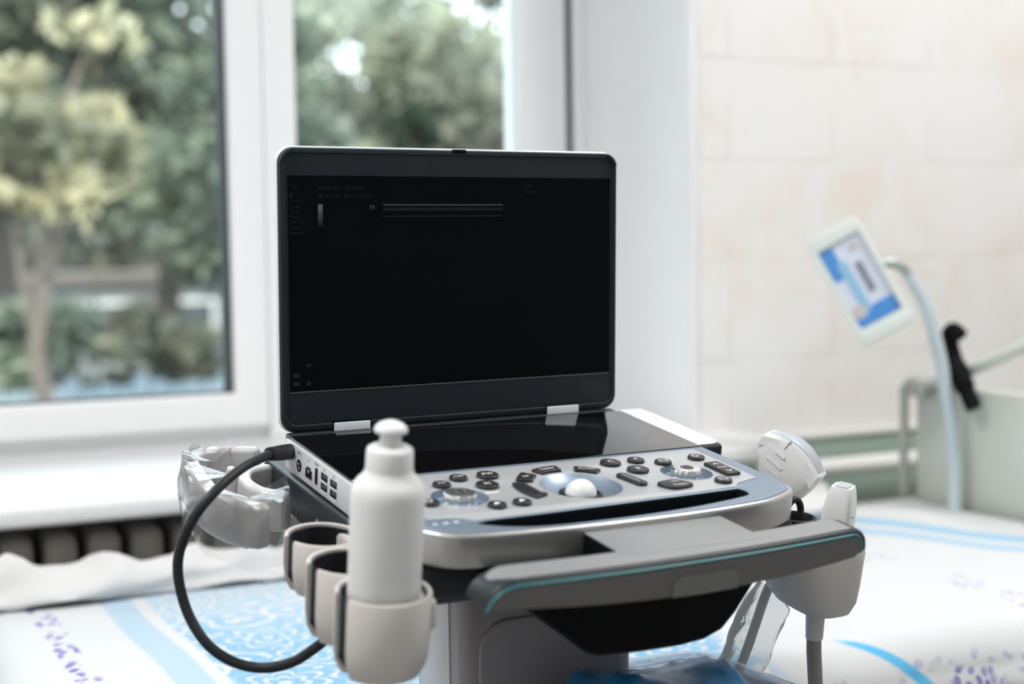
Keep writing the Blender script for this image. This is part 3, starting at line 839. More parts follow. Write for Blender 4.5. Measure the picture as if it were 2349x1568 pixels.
# black knee cover under the handle
kc = [(-.132, -.034), (-.122, -.043), (-.104, -.058), (-.057, -.0950), (-.047, -.0985), (-.008, -.1010), (.030, -.1015), (.053, -.0995), (.070, -.0935), (.083, -.0800), (.096, -.061), (.104, -.048), (.110, -.034)]
me = plate([kc], .20, .345, .006, 3)
me.transform(Matrix(((1, 0, 0, 0), (0, 0, -1, 0), (0, 1, 0, 0), (0, 0, 0, 1))))
part('knee_cover', me, M['black'], trl, FM)
# column
colz = 0.84
part('column', rbox(-.066, .105, -.150, -.045, .16, colz, .012, 4), M['column'], trl)
fp = plate([rrect(-.052, .092, .2, .792, .030, 8)], .148, .1535, .0025, 3)
fp.transform(Matrix(((1, 0, 0, 0), (0, 0, -1, 0), (0, 1, 0, 0), (0, 0, 0, 1))))
part('column_panel', fp, M['column'], trl)
part('side_panel', rbox(-.0675, -.0655, -.122, -.050, .2, colz - .01, .0008), M['port_white'], trl)
# foot with castors
part('foot', join(rbox(-.26, .30, -.17, -.06, .085, .17, .03, 3), rbox(-.26, -.18, -.40, .17, .085, .15, .03, 3), rbox(.22, .30, -.40, .17, .085, .15, .03, 3)), M['column'], trl)
for x in (-.22, .26):
    for y in (-.36, .13):
        w = lathe([(.0, -.012), (.038, -.012), (.042, -.008), (.042, .008), (.038, .012), (.0, .012)], n=28)
        w.transform(Matrix.Translation((x, y, .042)) @ Matrix.Rotation(PI / 2, 4, 'Y'))
        wo = part('castor', w, M['black'], trl)
        part('castor_fork', rbox(x - .018, x + .018, y - .02, y + .02, .04, .09, .006), M['charcoal'], wo)

# cup holder on the left
cups = ((-.2150, -.1885, .0310, -.030, -.078), (-.2185, -.2500, .0325, -.031, -.093), (-.2180, -.3130, .0355, -.031, -.096))
ch = part('cup_holder', rbox(-.196, -.1840, -.335, -.165, -.060, -.036, .004), M['beige'], trl, FM)
for i, (cx, cy, R, z1, z0) in enumerate(cups):
    ga = math.radians(15)                        # half width of the slot, facing outwards (-x)
    mid = math.radians(184)
    outer = [(R - .014, z0), (R - .006, z0 + .003), (R - .0015, z0 + .012), (R, z0 + .025), (R, z1 - .0018), (R - .0010, z1 - .0003), (R - .0022, z1), (R - .0034, z1 - .0008), (R - .0036, z1 - .003), (R - .0038, z0 + .014), (R - .009, z0 + .006), (R - .014, z0 + .004)]
    part('cup', lathe(outer, cx, cy, 44, mid + ga, mid + 2 * PI - ga, True), M['beige'], ch, FM)
    ri = R - .0040
    part('cup_liner', lathe([(0.001, z0 + .0045), (ri - .010, z0 + .0045), (ri - .003, z0 + .010), (ri, z0 + .020), (ri, z1 - .0030), (ri - .0006, z1 - .0022), (ri - .0014, z1 - .0030), (ri - .0014, z0 + .020), (ri - .004, z0 + .011), (0.001, z0 + .0065)], cx, cy, 44), M['rubber'], ch, FM)
    part('cup_floor', lathe([(0.0005, z0), (R - .0138, z0), (R - .0138, z0 + .004), (0.0005, z0 + .004)], cx, cy, 32), M['beige'], ch, FM)

# wrapped holder at the rear left
hl = part('rear_holder', band([(-.185, .060), (-.212, .070), (-.238, .064), (-.253, .040), (-.259, -.005), (-.262, -.050), (-.252, -.092), (-.236, -.108)], .0085, -.066, -.028, .0045), M['holder'], trl, FM)
part('inner_wall', band([(-.185, .022), (-.208, .012), (-.219, -.012), (-.216, -.045), (-.200, -.062)], .0065, -.070, -.034, .004), M['holder'], hl, FM)
part('holder_floor', plate([[(-.186, .062), (-.235, .060), (-.252, .035), (-.258, -.05), (-.245, -.095), (-.225, -.08), (-.215, -.05), (-.186, -.058)]], -.072, -.060, .003, 2), M['holder'], hl, FM)
part('holder_peg', rbox(-.232, -.224, -.010, .004, -.062, -.026, .003), M['holder'], hl, FM)
# crumpled clear film around it
rings = []
rr = random.Random(3)
cpath = [(-.196, .072), (-.218, .080), (-.243, .073), (-.260, .045), (-.267, -.002), (-.270, -.052), (-.260, -.098), (-.238, -.117), (-.220, -.110), (-.205, -.085), (-.196, -.055)]
cp = catmull([(a, b, 0) for a, b in cpath], 5)
nodes_ = []
for i, p in enumerate(cp):
    ringp = []
    for j in range(9):
        t = j / 8
        z = -.0245 - .058 * t + (.0025 * math.sin(i * .9) if j in (0, 8) else 0)
        bul = .0030 * math.sin(PI * t) + .0014 * math.sin(i * 1.1 + j * .8) + rr.uniform(-.0006, .0006)
        d = Vector((p.x + .225, p.y + .01, 0)).normalized()
        ringp.append((p.x + d.x * bul, p.y + d.y * bul, z + rr.uniform(-.001, .001)))
    nodes_.append(ringp)
v = [q for r_ in nodes_ for q in r_]; f = []
for i in range(len(nodes_) - 1):
    for j in range(8): f.append((i * 9 + j, (i + 1) * 9 + j, (i + 1) * 9 + j + 1, i * 9 + j + 1))
# top lid of film pulled across the holder
tv = len(v); v.append((-.225, .005, -.036)); v.append((-.228, .045, -.034)); v.append((-.232, -.06, -.037))
for i in range(len(nodes_) - 1):
    ctr = tv + (1 if nodes_[i][0][1] > .03 else (2 if nodes_[i][0][1] < -.04 else 0))
    f.append((i * 9, (i + 1) * 9, ctr))
part('plastic_wrap', pyd(v, f), M['film'], hl, FM, True, 25)

# probe holder on the right
def sup(cx, cy, a, b, z, n=36, e=3.2):
    out = []
    for i in range(n):
        t = 2 * PI * i / n; c, s = math.cos(t), math.sin(t)
        out.append((cx + a * math.copysign(abs(c) ** (2 / e), c), cy + b * math.copysign(abs(s) ** (2 / e), s), z))
    return out
ph = part('probe_holder', loft([sup(.2290, -.268, .0170, .026, -.1235), sup(.2300, -.268, .0240, .035, -.1200), sup(.2290, -.266, .0305, .041, -.110), sup(.2270, -.264, .0345, .045, -.094), sup(.2260, -.263, .0365, .047, -.075), sup(.2260, -.263, .0370, .048, -.062), sup(.2260, -.263, .0360, .047, -.0585), sup(.2260, -.263, .034, .045, -.0575)]), M['beige'], trl, FM)
part('mount_arm', rbox(.150, .215, -.285, -.215, -.078, -.060, .006), M['charcoal'], ph, FM)
for cx, cy, r, dz in ((.2080, -.262, .0155, 0), (.2380, -.225, .0130, -.016)):
    part('probe_cup', lathe([(r - .0025, -.066), (r - .0025, -.0385 + dz), (r - .0012, -.0365 + dz), (r + .0012, -.0370 + dz), (r + .0018, -.0400 + dz), (r + .0010, -.066)], cx, cy, 36, 0, 2 * PI, True), M['rubber'], ph, FM)
cb = []
for a in range(0, 190, 12):
    cb.append((.2130 + .0085 * math.cos(math.radians(a)), -.250, -.0385 + .013 * math.sin(math.radians(a))))
part('cup_tab', tube(cb, .0032, 10), M['rubber'], ph, FM)

# ------------------------------------------------------------------ gel bottle
bc = (-.2180, -.3130)
bz = -.0895
bot = thing('gel_bottle', 'white plastic squeeze bottle standing in the front cup of the cup holder', 'bottle', FM @ Matrix.Translation((bc[0], bc[1], bz)))
part('bottle_body', lathe([(.0, bz), (.0225, bz), (.0252, bz + .003), (.0266, bz + .010), (.0268, .038), (.0266, .0425), (.0256, .0470), (.0228, .0512), (.0192, .0545), (.0172, .0585), (.0168, .0600)], *bc, n=64), M['bottle'], bot, FM)
part('cap', lathe([(.0170, .0572), (.0171, .0590), (.0168, .0725), (.0160, .0745), (.0140, .0757), (.0100, .0762), (.0095, .0768)], *bc, n=56), M['white'], bot, FM)
part('nozzle', lathe([(.0080, .0762), (.0077, .0800), (.0077, .0846), (.0088, .0854), (.0117, .0864), (.0121, .0878), (.0113, .0900), (.0085, .0925), (.0045, .0942), (.0, .0947)], *bc, n=48), M['white'], bot, FM)

# ------------------------------------------------------------------ probes
pc = thing('convex_probe', 'large white curved probe standing behind the right edge of the console', 'ultrasound probe', FM @ Matrix.Translation((.233, -.215, -.045)))
# head leaning back, its long side running to the right and down
PB = Vector((.2390, -.2080, -.004)); ax = Vector((.3005, -.3902, .8322)).normalized()
wd = Vector((.4771, -.8281, -.2817)); wd = (wd - ax * wd.dot(ax)).normalized(); td = ax.cross(wd)
if td.y > 0: td = -td
def psec(h, w, t, off=0.0, e=2.8, n=40):
    out = []
    for i in range(n):
        a = 2 * PI * i / n; c, s = math.cos(a), math.sin(a)
        out.append(tuple(PB + ax * h + wd * (off + w * math.copysign(abs(c) ** (2 / e), c)) + td * (t * math.copysign(abs(s) ** (2 / e), s))))
    return out
hv = [psec(-.037, .0070, .0070, .0120, 2.2), psec(-.033, .0100, .0095, .0115, 2.4), psec(-.027, .0175, .0120, .0085, 2.8), psec(-.019, .0255, .0136, .0045, 3.2), psec(-.010, .0305, .0144, .0015, 4), psec(-.002, .0322, .0147, 0, 5), psec(.006, .0326, .0147, 0, 6), psec(.0100, .0318, .0140, 0, 6)]
bd = part('probe_body', loft(hv), M['white'], pc, FM)
part('shell_arch', loft([[tuple(PB + ax * (.0090 + .0100 * (1 - q * q) + dz) + wd * (.0314 * q) + td * s_) for s_, dz in ((-.0142, -.012), (-.0142, -.002), (-.0118, .0012), (.0118, .0012), (.0142, -.002), (.0142, -.012))] for q in [-1 + 2 * i / 14 for i in range(15)]]), M['white'], pc, FM)
part('lens', loft([[tuple(PB + ax * (.0104 + .0108 * (1 - q * q) + dz) + wd * (.0292 * q) + td * s_) for s_, dz in ((-.0108, -.012), (-.0108, 0), (-.0092, .0012), (.0092, .0012), (.0108, 0), (.0108, -.012))] for q in [-1 + 2 * i / 14 for i in range(15)]]), M['probe_grey'], pc, FM)
def on_probe(h, w, lw, lh, th=.0022, base=.0155):
    c0 = PB + ax * h + wd * w + td * base
    r0 = [tuple(c0 + wd * a + ax * b_ - td * .002) for a, b_ in ((-lw, -lh), (lw, -lh), (lw, lh), (-lw, lh))]
    r1 = [tuple(c0 + wd * a * .8 + ax * b_ * .8 + td * th) for a, b_ in ((-lw, -lh), (lw, -lh), (lw, lh), (-lw, lh))]
    return loft([r0, r1])
part('grip_rib', on_probe(.004, -.008, .0065, .0013, base=.0140), M['white'], pc, FM)
part('grip_rib', on_probe(-.006, -.008, .0110, .0012, base=.0133), M['white'], pc, FM)
part('grip_rib', on_probe(-.014, -.004, .0090, .0012, base=.0122), M['white'], pc, FM)
part('index_mark', on_probe(.0150, -.008, .0005, .0050, .0006, .0140), M['ink_grey'], pc, FM)
stem = PB - ax * .034 + wd * .0118
part('cable', tube(catmull([tuple(stem), (stem.x - .003, stem.y - .004, stem.z - .014), (.2385, -.224, -.065), (.2350, -.218, -.100), (.2300, -.205, -.130), (.2200, -.196, -.190), (.2050, -.186, -.260), (.190, -.17, -.40), (.15, -.14, -.55)], 8), .0046), M['cable_grey'], pc, FM)

pl = thing('linear_probe', 'small white flat-topped probe at the right end of the trolley handle', 'ultrasound probe', FM @ Matrix.Translation((.2440, -.285, -.045)))
LB = Vector((.2345, -.283, -.060)); lax = Vector((.10, .02, 1)).normalized()
lw_ = Vector((.80, .60, 0)); lw_ = (lw_ - lax * lw_.dot(lax)).normalized(); lt_ = lax.cross(lw_)
def lsec(h, w, t, e=6.0, n=36):
    out = []
    for i in range(n):
        a = 2 * PI * i / n; c, s = math.cos(a), math.sin(a)
        out.append(tuple(LB + lax * h + lw_ * (w * math.copysign(abs(c) ** (2 / e), c)) + lt_ * (t * math.copysign(abs(s) ** (2 / e), s))))
    return out
part('probe_body', loft([lsec(.0, .0140, .0120), lsec(.018, .0185, .0135), lsec(.032, .0185, .0130), lsec(.044, .0170, .0115), lsec(.052, .0150, .0098), lsec(.0545, .0140, .0088)]), M['white'], pl, FM)
part('lens', loft([lsec(.053, .0125, .0066), lsec(.0557, .0122, .0062)]), M['probe_grey'], pl, FM)
part('index_ridge', loft([[tuple(LB + lax * (.030 + b_) + lw_ * a - lt_ * .0120) for a, b_ in ((-.008, -.0012), (-.002, -.0012), (-.002, .0012), (-.008, .0012))],
                          [tuple(LB + lax * (.030 + b_) + lw_ * a - lt_ * .0146) for a, b_ in ((-.0075, -.0006), (-.0025, -.0006), (-.0025, .0006), (-.0075, .0006))]]), M['probe_grey'], pl, FM)
part('strain_relief', tube([(.2245, -.279, -.112), (.2250, -.279, -.122), (.2268, -.279, -.148)], [.0092, .0088, .0078], 20), M['beige'], pl, FM)
part('cable', tube(catmull([(.2262, -.279, -.140), (.2280, -.279, -.160), (.2350, -.279, -.200), (.246, -.278, -.27), (.25, -.26, -.40), (.21, -.20, -.58)], 8), .0068), M['cable_grey'], pl, FM)

# clear sleeve around the cable of the large probe
sl = thing('plastic_sleeve', 'clear plastic sleeve hanging around the grey cable below the probe holder', 'plastic sleeve', FM @ Matrix.Translation((.22, -.19, -.24)))
rings = []
for i in range(22):
    t = i / 21
    cx = .2345 - .0215 * t; cy = -.207 + .016 * t; z = -.1285 - .095 * t
    rg = []
    pinch = 1 - .45 * max(0, 1 - t * 6)
    for j in range(24):
        a = 2 * PI * j / 24
        wob = 1 + .05 * math.sin(3 * a + i * .6) + .03 * math.sin(7 * a - i)
        rg.append((cx + .0275 * pinch * wob * math.cos(a), cy + .0095 * wob * math.sin(a), z - .010 * math.cos(a)))
    rings.append(rg)
part('sleeve', loft(rings, False, False), M['film2'], sl, FM)

# ------------------------------------------------------------------ power cord
cord = [(-.1720, -.0230, -.0075), (-0.1911, -0.0346, -0.0067), (-0.2071, -0.0481, -0.0029), (-0.2439, -0.0799, -0.0026), (-0.2781, -0.1043, -0.0151), (-0.2987, -0.1095, -0.0375), (-0.3091, -0.1109, -0.0693), (-0.3054, -0.1209, -0.1037), (-0.2942, -0.1389, -0.1286), (-0.2763, -0.1523, -0.1429), (-0.2549, -0.1654, -0.1470), (-0.2349, -0.1808, -0.1390), (-0.2176, -0.1927, -0.1226), (-0.1985, -0.1993, -0.1042), (-.165, -.205, -.105), (-.12, -.18, -.10)]
pw = thing('power_cord', 'black power cord looping from the left side of the console', 'cord', FM @ Matrix.Translation((-.25, -.1, -.16)))
part('cord', tube(catmull(cord, 10), .0043, 16), M['rubber'], pw, FM)
part('plug', tube([(-0.1831, -0.0278, -0.0086), (-0.1943, -0.0373, -0.0059), (-0.2055, -0.0467, -0.0033), (-0.2111, -0.0515, -0.0019)], [.0072, .0070, .0064, .0060], 18), M['rubber'], pw, FM)

# ------------------------------------------------------------------ tray with pouch
tr = thing('clear_tray', 'clear plastic storage tray beside the trolley column', 'tray', Matrix.Translation((.12, -.22, .60)))
tl = [(.110, -.100), (.185, -.100), (.203, -.108), (.211, -.125), (.222, -.33), (.205, -.348), (-.02, -.348), (-.038, -.33), (-.038, -.185), (-.02, -.168), (.095, -.165), (.108, -.152)]
def shrink(lp, d):
    c = Vector((.13, -.23)); out = []
    P = [Vector(p) for p in lp]; n = len(P)
    for i in range(n):
        a, b_, c_ = P[i - 1], P[i], P[(i + 1) % n]
        n1 = Vector((b_.y - a.y, -(b_.x - a.x))).normalized(); n2 = Vector((c_.y - b_.y, -(c_.x - b_.x))).normalized()
        nn = (n1 + n2); nn = nn / max(.3, nn.length_squared) * 2
        out.append(tuple(b_ + nn * d))
    return out
part('tray_wall', plate([tl, shrink(tl, .0025)], .600, .716, .0008, 1), M['acrylic'], tr)
part('tray_rim', plate([shrink(tl, -.0035), shrink(tl, .0032)], .714, .722, .0015, 2), M['acrylic'], tr)
part('tray_floor', plate([tl], .597, .600), M['acrylic'], tr)
part('tray_clip', lathe([(.0045, .700), (.0090, .700), (.0092, .714), (.0085, .7165), (.0050, .7165), (.0045, .714)], .1165, -.098, 28, 0, 2 * PI, True), M['white'], tr)
po = thing('blue_pouch', 'crumpled blue pouch lying in the clear tray at the bottom edge', 'pouch', Matrix.Translation((.10, -.25, .601)))
gr = []
rr = random.Random(11)
for i in range(15):
    row = []
    for j in range(21):
        u, v_ = j / 20, i / 14
        e = min(1, min(u, 1 - u, v_, 1 - v_) * 6) ** .35
        z = .604 + e * (.153 + .006 * math.sin(u * 7 + v_ * 3) + .005 * math.sin(v_ * 9 - u * 4)) - .016 * u * e + rr.uniform(-.002, .002)
        row.append((-.005 + .185 * u, -.300 + .130 * v_ + .006 * math.sin(u * 5), z))
    gr.append(row)
v = [q for r_ in gr for q in r_]; f = []
for i in range(14):
    for j in range(20): f.append((i * 21 + j, i * 21 + j + 1, (i + 1) * 21 + j + 1, (i + 1) * 21 + j))
nb = len(v)
v += [(q[0], q[1], .601) for q in v[:nb]]
for i in range(14):
    for j in range(20): f.append((nb + i * 21 + j, nb + (i + 1) * 21 + j, nb + (i + 1) * 21 + j + 1, nb + i * 21 + j + 1))
rim_ = [j for j in range(21)] + [i * 21 + 20 for i in range(1, 15)] + [14 * 21 + j for j in range(19, -1, -1)] + [i * 21 for i in range(13, 0, -1)]
for a in range(len(rim_)):
    b_ = (a + 1) % len(rim_); f.append((rim_[a], rim_[b_], nb + rim_[b_], nb + rim_[a]))
part('pouch_body', pyd(v, f), M['pouch'], po, FW, True, 60)

# ------------------------------------------------------------------ couch
BX0, BX1, BY0, BY1, BZ = -.385, 1.235, .030, .800, .640
cou = thing('treatment_couch', 'cream treatment couch with pale green headboard under the window', 'couch', Matrix.Translation((.45, .42, 0)))
part('mattress', rbox(BX0, BX1, BY0, BY1, .50, BZ, .045, 5), M['cream'], cou)
part('base_frame', rbox(BX0 + .03, BX1 - .01, BY0 + .03, BY1 - .03, .44, .50, .006), M['frame2'], cou)
for x in (BX0 + .08, BX1 - .08):
    for y in (BY0 + .07, BY1 - .07):
        part('leg', tube([(x, y, 0), (x, y, .45)], .018), M['frame2'], cou)
hb = part('headboard', rbox(1.245, 1.262, .05, .785, .46, .862, .008, 2), M['frame'], cou)
part('post', tube([(1.232, .800, .0), (1.232, .800, .852), (1.236, .786, .866), (1.25, .77, .868)], .0085), M['frame2'], hb)
part('post', tube([(1.252, .035, .0), (1.252, .035, .87)], .012), M['frame2'], hb)
part('rail', tube([(1.238, .76, .862), (1.236, .66, .885), (1.232, .46, .962), (1.230, .30, 1.02)], .0105), M['frame'], hb)
part('rail_clamp', rbox(1.215, 1.250, .738, .772, .840, .872, .005), M['frame2'], hb)
# black lever on the rail
lv = [(1.205, .625, .955), (1.203, .640, .965), (1.203, .652, .955), (1.204, .648, .930), (1.205, .632, .895), (1.206, .612, .862), (1.207, .596, .835)]
part('black_lever', tube(catmull(lv, 5), [.013] * 6 + [.0135] * 6 + [.015] * 7 + [.0175] * 6 + [.014] * 6, 12), M['black'], hb)

# the sheet: a grid laid over the mattress and hanging at the near side
sh = bpy.data.meshes.new('patterned_sheet')
NX, NY = 150, 110
SX0, SX1 = -.395, 1.225
SV0, SV1 = -.32, .78       # along the cloth; below 0.03 it hangs
verts = []; uvs = []
rr = np.random.default_rng(5)
def nz2(x, y, s, k):
    return math.sin(x * s + k) * math.cos(y * s * .9 + k * 1.7) + .5 * math.sin(x * s * 2.1 - y * s * 1.7 + k * 2.3)
for j in range(NY + 1):
    vv = SV0 + (SV1 - SV0) * j / NY
    for i in range(NX + 1):
        uu = SX0 + (SX1 - SX0) * i / NX
        x, z = uu, BZ + .008
        # drop over the rounded foot end
        R = .050
        e = BX0 + R
        if uu < e:
            s_ = e - uu; th = s_ / (R + .006)
            if th < PI / 2: x = e - (R + .006) * math.sin(th); z = BZ + .008 - (R + .006) * (1 - math.cos(th))
            else: x = e - (R + .006); z = BZ + .008 - (R + .006) - (s_ - (R + .006) * PI / 2)
        y = vv
        e2 = BY0 + R - .01
        if vv < e2:
            s_ = e2 - vv; th = s_ / (R + .006)
            if th < PI / 2: y = e2 - (R + .006) * math.sin(th); z -= (R + .006) * (1 - math.cos(th))
            else:
                y = e2 - (R + .006); z -= (R + .006) + (s_ - (R + .006) * PI / 2)
                y -= .008 + .010 * math.sin(uu * 22 + 2.0 * math.sin(uu * 7)) * min(1, (s_ - .088) * 8)
        amp = .0030 + .0050 * max(0, min(1, (uu - .5) * 3)) * max(0, min(1, 1 - vv * 2.2))
        z += amp * (nz2(uu, vv, 11, .3)) + .002
        verts.append((x, y, max(z, .12))); uvs.append((uu, vv))
faces = [(j * (NX + 1) + i, j * (NX + 1) + i + 1, (j + 1) * (NX + 1) + i + 1, (j + 1) * (NX + 1) + i) for j in range(NY) for i in range(NX)]
sh.from_pydata(verts, [], faces); sh.update()
uvl = sh.uv_layers.new(name='cloth')
idx = np.zeros(len(sh.loops), dtype=np.int32); sh.loops.foreach_get('vertex_index', idx)
uvl.data.foreach_set('uv', np.array(uvs, dtype=np.float32)[idx].ravel())
so = part('patterned_sheet', sh, M['sheet'], None, FW, True, 80)
sm = so.modifiers.new('thickness', 'SOLIDIFY'); sm.thickness = .003; sm.offset = 1
tag(so, 'white cotton sheet with blue floral print and lilac motifs spread over the couch', 'sheet')

# white bunched blanket along the far edge
NX, NV = 110, 26
verts = []; faces = []
for i in range(NX + 1):
    x = -.55 + 1.55 * i / NX
    pk = .5 + .5 * math.sin(x * 56 + 1.2 + 1.1 * math.sin(x * 9))
    pk = pk ** 3.0 * (.75 + .25 * math.sin(x * 17))
    for j in range(NV):
        a = 2 * PI * j / NV
        rz = .028 + .026 * pk + .006 * math.sin(3 * a + x * 30)
        ry = .050 + .010 * math.sin(x * 21) + .007 * math.sin(4 * a + x * 17)
        zz = .655 + .010 + rz * math.sin(a) * (1 if math.sin(a) > 0 else .45)
        verts.append((x + .012 * math.sin(a * 2 + x * 11), .742 + ry * math.cos(a), max(.6525 if True else 0, zz)))
for i in range(NX):
    for j in range(NV):
        k_ = (j + 1) % NV
        faces.append((i * NV + j, i * NV + k_, (i + 1) * NV + k_, (i + 1) * NV + j))
faces.append(tuple(range(NV))); faces.append(tuple(NX * NV + j for j in range(NV)))
tag(part('white_blanket', pyd(verts, faces), M['blanket'], None, FW, True, 80), 'bunched white blanket lying along the far edge of the couch', 'blanket')

# ------------------------------------------------------------------ bedside device on a bent pole
dv = thing('bedside_device', 'pale mint device with blue label tilted on a bent pole', 'medical device', Matrix.Translation((1.20, .63, .66)))
DC = Vector((1.022, .664, 1.052))           # centre of the front face
dn = Vector((-.62, -.78, .10)).normalized() # facing the room
dr0 = Vector((0, 0, 1)).cross(dn).normalized(); du0 = dn.cross(dr0)
ta = math.radians(-29)
dR = dr0 * math.cos(ta) + du0 * math.sin(ta) * -1
dU = dn.cross(dR)
FD = Matrix((dR, dU, dn)).transposed().to_4x4(); FD.translation = DC
part('housing', plate([rrect(-.047, .047, -.100, .100, .012)], -.045, -.004, .006, 3), M['device'], dv, FD)
part('front_rim', plate([rrect(-.047, .047, -.100, .100, .012), rrect(-.038, .038, -.073, .073, .005)], -.005, .003, .0025, 2), M['device'], dv, FD)
fl = part('face_label', plate([rrect(-.0365, .0365, -.0715, .0715, .004)], -.005, -.002), M['label_white'], dv, FD)
part('label_band', plate([rrect(-.0365, -.013, .015, .0715, .002)], -.0025, -.0012), M['blue_a'], fl, FD)
part('label_band', plate([rrect(-.020, -.004, -.050, .040, .002)], -.0022, -.0010), M['blue_b'], fl, FD)
part('label_band', plate([rrect(-.0365, .0365, -.0715, -.044, .002)], -.0024, -.0011), M['blue_a'], fl, FD)
part('label_patch', plate([rrect(-.0355, -.014, -.056, -.034, .004)], -.0018, -.0006), M['label_sand'], fl, FD)
part('label_print', plate([rrect(.006, .018, -.025, .030, .004)], -.0022, -.0010), M['label_grey'], fl, FD)
part('label_print', plate([rrect(.010, .026, .050, .062, .003)], -.0022, -.0010), M['label_sand'], fl, FD)
pole_pts = catmull([(1.205, .640, .655), (1.205, .640, .72), (1.199, .640, .80), (1.186, .642, .875), (1.168, .644, .945), (1.146, .648, 1.010), (1.118, .656, 1.060)], 6)
part('pole', tube(pole_pts, .0115, 16), M['pole'], dv)
part('pole_bend', tube(catmull([(1.122, .655, 1.055), (1.108, .660, 1.073), (1.088, .668, 1.081), (1.066, .676, 1.076), (1.050, .683, 1.065)], 6), .0092, 14), M['pole_bend'], dv)

# ------------------------------------------------------------------ outdoors
GZ = -1.1
gd = part('ground', rbox(-40, 70, 1.7, 90, GZ - .1, GZ), M['soil'], None)
tag(gd, 'grassy ground outside the window', 'ground', None, 'structure')

def tree(name, label, cat, x, y, zc, rx, rz, n, leafm, size, trunk=True, clumps=40, group=None, seed=0, cl_r=.30, base=None):
    g = np.random.default_rng(seed)
    t = thing(name, label, cat, Matrix.Translation((x, y, GZ)), group)
    # clump centres in an ellipsoid, more of them near its surface
    d = g.normal(size=(clumps, 3)); d /= np.linalg.norm(d, axis=1)[:, None]
    cc = d * (g.random((clumps, 1)) ** .45) * np.array([rx, rx, rz])
    tone_c = g.random(clumps)
    w = g.random(clumps) + .4
    pick = g.choice(clumps, n, p=w / w.sum())
    p = cc[pick] + g.normal(size=(n, 3)) * np.array([cl_r, cl_r, cl_r * .6]) * .6
    a = g.normal(size=(n, 3)); a /= np.linalg.norm(a, axis=1)[:, None]
    b = g.normal(size=(n, 3)); b = np.cross(a, b); b /= np.linalg.norm(b, axis=1)[:, None]
    s = size * (.6 + .8 * g.random((n, 1)))
    c0 = p + np.array([0, 0, zc - GZ])
    V = np.stack([c0 - a * s, c0 + b * s * .45, c0 + a * s, c0 - b * s * .45], axis=1).reshape(-1, 3)
    me = bpy.data.meshes.new('foliage')
    me.vertices.add(len(V)); me.vertices.foreach_set('co', V.ravel().astype(np.float32))
    me.loops.add(n * 4); me.loops.foreach_set('vertex_index', np.arange(n * 4, dtype=np.int32))
    me.polygons.add(n); me.polygons.foreach_set('loop_start', np.arange(0, n * 4, 4, dtype=np.int32))
    me.update(calc_edges=True)
    at = me.attributes.new('tone', 'FLOAT', 'FACE')
    tone = np.clip(.75 * tone_c[pick] + .35 * g.random(n) - .05, 0, 1)
    at.data.foreach_set('value', tone.astype(np.float32))
    me.materials.append(leafm)
    o = bpy.data.objects.new('foliage', me); COL.objects.link(o); o.parent = t; o['kind'] = 'stuff'
    if trunk:
        h = zc - GZ
        pts = [(x + .12 * math.sin(q * 1.3 + seed), y + .1 * math.cos(q + seed), GZ + h * q / 6) for q in range(7)]
        tk = part('trunk', tube(pts, [rx * .11 * (1 - .1 * q) for q in range(7)], 10), M['bark'], t)
        for q in range(5):
            c = cc[q * 3 % clumps]
            part('branch', tube([pts[3 + q % 3], (x + c[0] * .5, y + c[1] * .5, zc + c[2] * .4), (x + c[0], y + c[1], zc + c[2])], [rx * .045, rx * .03, rx * .012], 7), M['bark'], t)
    return t

def ox(k_, y): return -.584 + k_ * (y + 1.326)
G1 = 'trees outside the window'
tree('garden_tree', 'tree with yellow sunlight put into its leaf colour outside the left window pane', 'tree', ox(.155, 10), 10, 1.95, .85, .95, 1250, M['leaf_sunlit'], .11, True, 18, G1, 1, .24)
tree('garden_tree', 'grey-green tree at the far left behind the yellow tree', 'tree', ox(.13, 17), 17, 3.7, 2.2, 2.6, 5200, M['leaf_green'], .16, True, 40, G1, 2, .5)
tree('garden_tree', 'tall olive tree between the yellow tree and the window mullion', 'tree', ox(.235, 18.5), 18.5, 3.7, 2.0, 2.7, 4800, M['leaf_olive'], .16, True, 40, G1, 3, .5)
tree('garden_tree', 'grey-green tree just left of the window mullion', 'tree', ox(.275, 14), 14, 2.3, 1.0, 1.7, 1900, M['leaf_green'], .13, True, 24, G1, 4, .35)
tree('garden_tree', 'pale sparse tree just right of the window mullion', 'tree', ox(.335, 16), 16, 2.7, 1.2, 2.0, 1500, M['leaf_pale'], .13, True, 22, G1, 5, .32)
tree('garden_tree', 'pale grey-green tree above the middle of the screen', 'tree', ox(.395, 19), 19, 2.9, 1.8, 2.5, 2500, M['leaf_pale'], .15, True, 26, G1, 6, .45)
tree('garden_tree', 'olive tree beside the right window frame', 'tree', ox(.475, 16.5), 16.5, 2.7, 1.5, 2.3, 2300, M['leaf_olive'], .14, True, 24, G1, 7, .4)
tree('garden_tree', 'thin pale tree filling the gap above the left half of the screen', 'tree', ox(.352, 23), 23, 3.6, 1.5, 2.2, 1500, M['leaf_pale'], .15, True, 24, G1, 15, .45)
tree('garden_tree', 'tall thin olive tree at the upper right corner of the right pane', 'tree', ox(.468, 24), 24, 4.6, 1.9, 1.9, 1700, M['leaf_olive'], .15, True, 24, G1, 16, .45)
tree('garden_tree', 'far hazy tree row seen through gaps in the right pane', 'tree', ox(.42, 37), 37, 2.9, 4.8, 3.6, 5200, M['leaf_pale'], .25, True, 50, G1, 8, .8)
tree('garden_tree', 'far dark tree row seen low in the left pane', 'tree', ox(.20, 37), 37, 2.0, 4.2, 3.4, 5200, M['leaf_olive'], .25, True, 50, G1, 9, .8)
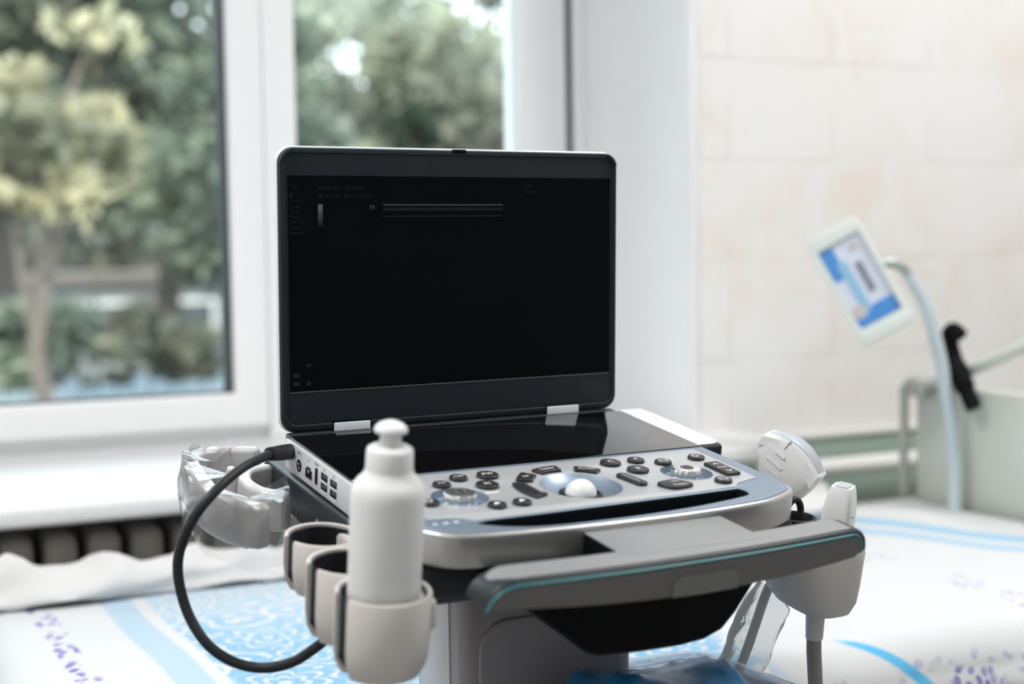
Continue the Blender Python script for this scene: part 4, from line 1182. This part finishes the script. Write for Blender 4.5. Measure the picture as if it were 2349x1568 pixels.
for i, (k_, y_, zc_, rx_, rz_, n_, lm, nm) in enumerate(((.03, 16, 3.2, 2.2, 2.6, 4200, 'leaf_olive', 'broad olive tree left of the yellow tree, beyond the picture edge'), (-.10, 19, 3.6, 2.5, 2.9, 4600, 'leaf_green', 'broad grey-green tree second left of the yellow tree, beyond the picture edge'),
        (-.25, 17, 3.2, 2.4, 2.7, 4200, 'leaf_olive', 'broad olive tree farthest left outside, beyond the picture edge'), (.60, 19, 3.2, 2.3, 2.7, 3600, 'leaf_green', 'grey-green tree right of the window, hidden behind the tiled wall'))):
    tree('garden_tree', nm, 'tree', ox(k_, y_), y_, zc_, rx_, rz_, n_, M[lm], .16, True, 36, G1, 41 + i, .5)
tree('dark_shrub', 'dark leafy sprig just above the middle of the screen lid', 'shrub', ox(.409, 8), 8, 1.90, .10, .15, 260, M['leaf_dark'], .06, True, 7, 'dark sprigs outside the window', 21, .08)
tree('dark_shrub', 'dark leafy sprig above the left corner of the screen lid', 'shrub', ox(.322, 8), 8, 1.74, .14, .06, 110, M['leaf_dark'], .06, True, 6, 'dark sprigs outside the window', 22, .08)
tree('garden_shrub', 'rounded green shrub low in the left window pane', 'shrub', ox(.150, 14), 14, .10, .55, .75, 1500, M['leaf_green'], .10, True, 18, 'shrubs behind the fence', 31, .22)
tree('garden_shrub', 'rounded olive shrub low beside the left sash', 'shrub', ox(.225, 14), 14, .05, .60, .70, 1500, M['leaf_olive'], .10, True, 18, 'shrubs behind the fence', 32, .22)
fe = thing('garden_fence', 'blue-grey plank fence low outside the left pane', 'fence', Matrix.Translation((3, 11.8, GZ)))
pk = None
for i in range(74):
    x = -4.1 + i * .15
    if pk is None:
        pk = rbox(x - .066, x + .066, 11.8, 11.83, GZ, GZ + 1.10, .005, 1); part('plank', pk, M['plank'], fe); px0 = x
    else:
        o = bpy.data.objects.new('plank', pk); COL.objects.link(o); o.parent = fe; o.location = (x - px0, random.uniform(-.01, .01), random.uniform(-.05, .05))
for z in (GZ + .25, GZ + .85):
    part('fence_rail', rbox(-4.2, 7.0, 11.83, 11.88, z, z + .08), M['plank'], fe)
hs = thing('garden_shed', 'low pale building far behind the garden trees', 'building', Matrix.Translation((6.5, 27, GZ)))
part('wall', rbox(2.0, 10.5, 26, 29, GZ, .55), M['shed'], hs)
part('roof', rbox(1.8, 10.7, 25.8, 29.2, .55, .75), M['shed_roof'], hs)
for x in (3.0, 4.6, 6.2, 7.8, 9.4):
    wv = part('window', rbox(x - .4, x + .4, 25.96, 26.02, -.45, .25), M['pvc'], hs)
    part('pane', rbox(x - .34, x + .34, 25.94, 25.97, -.39, .19), M['pane'], wv)
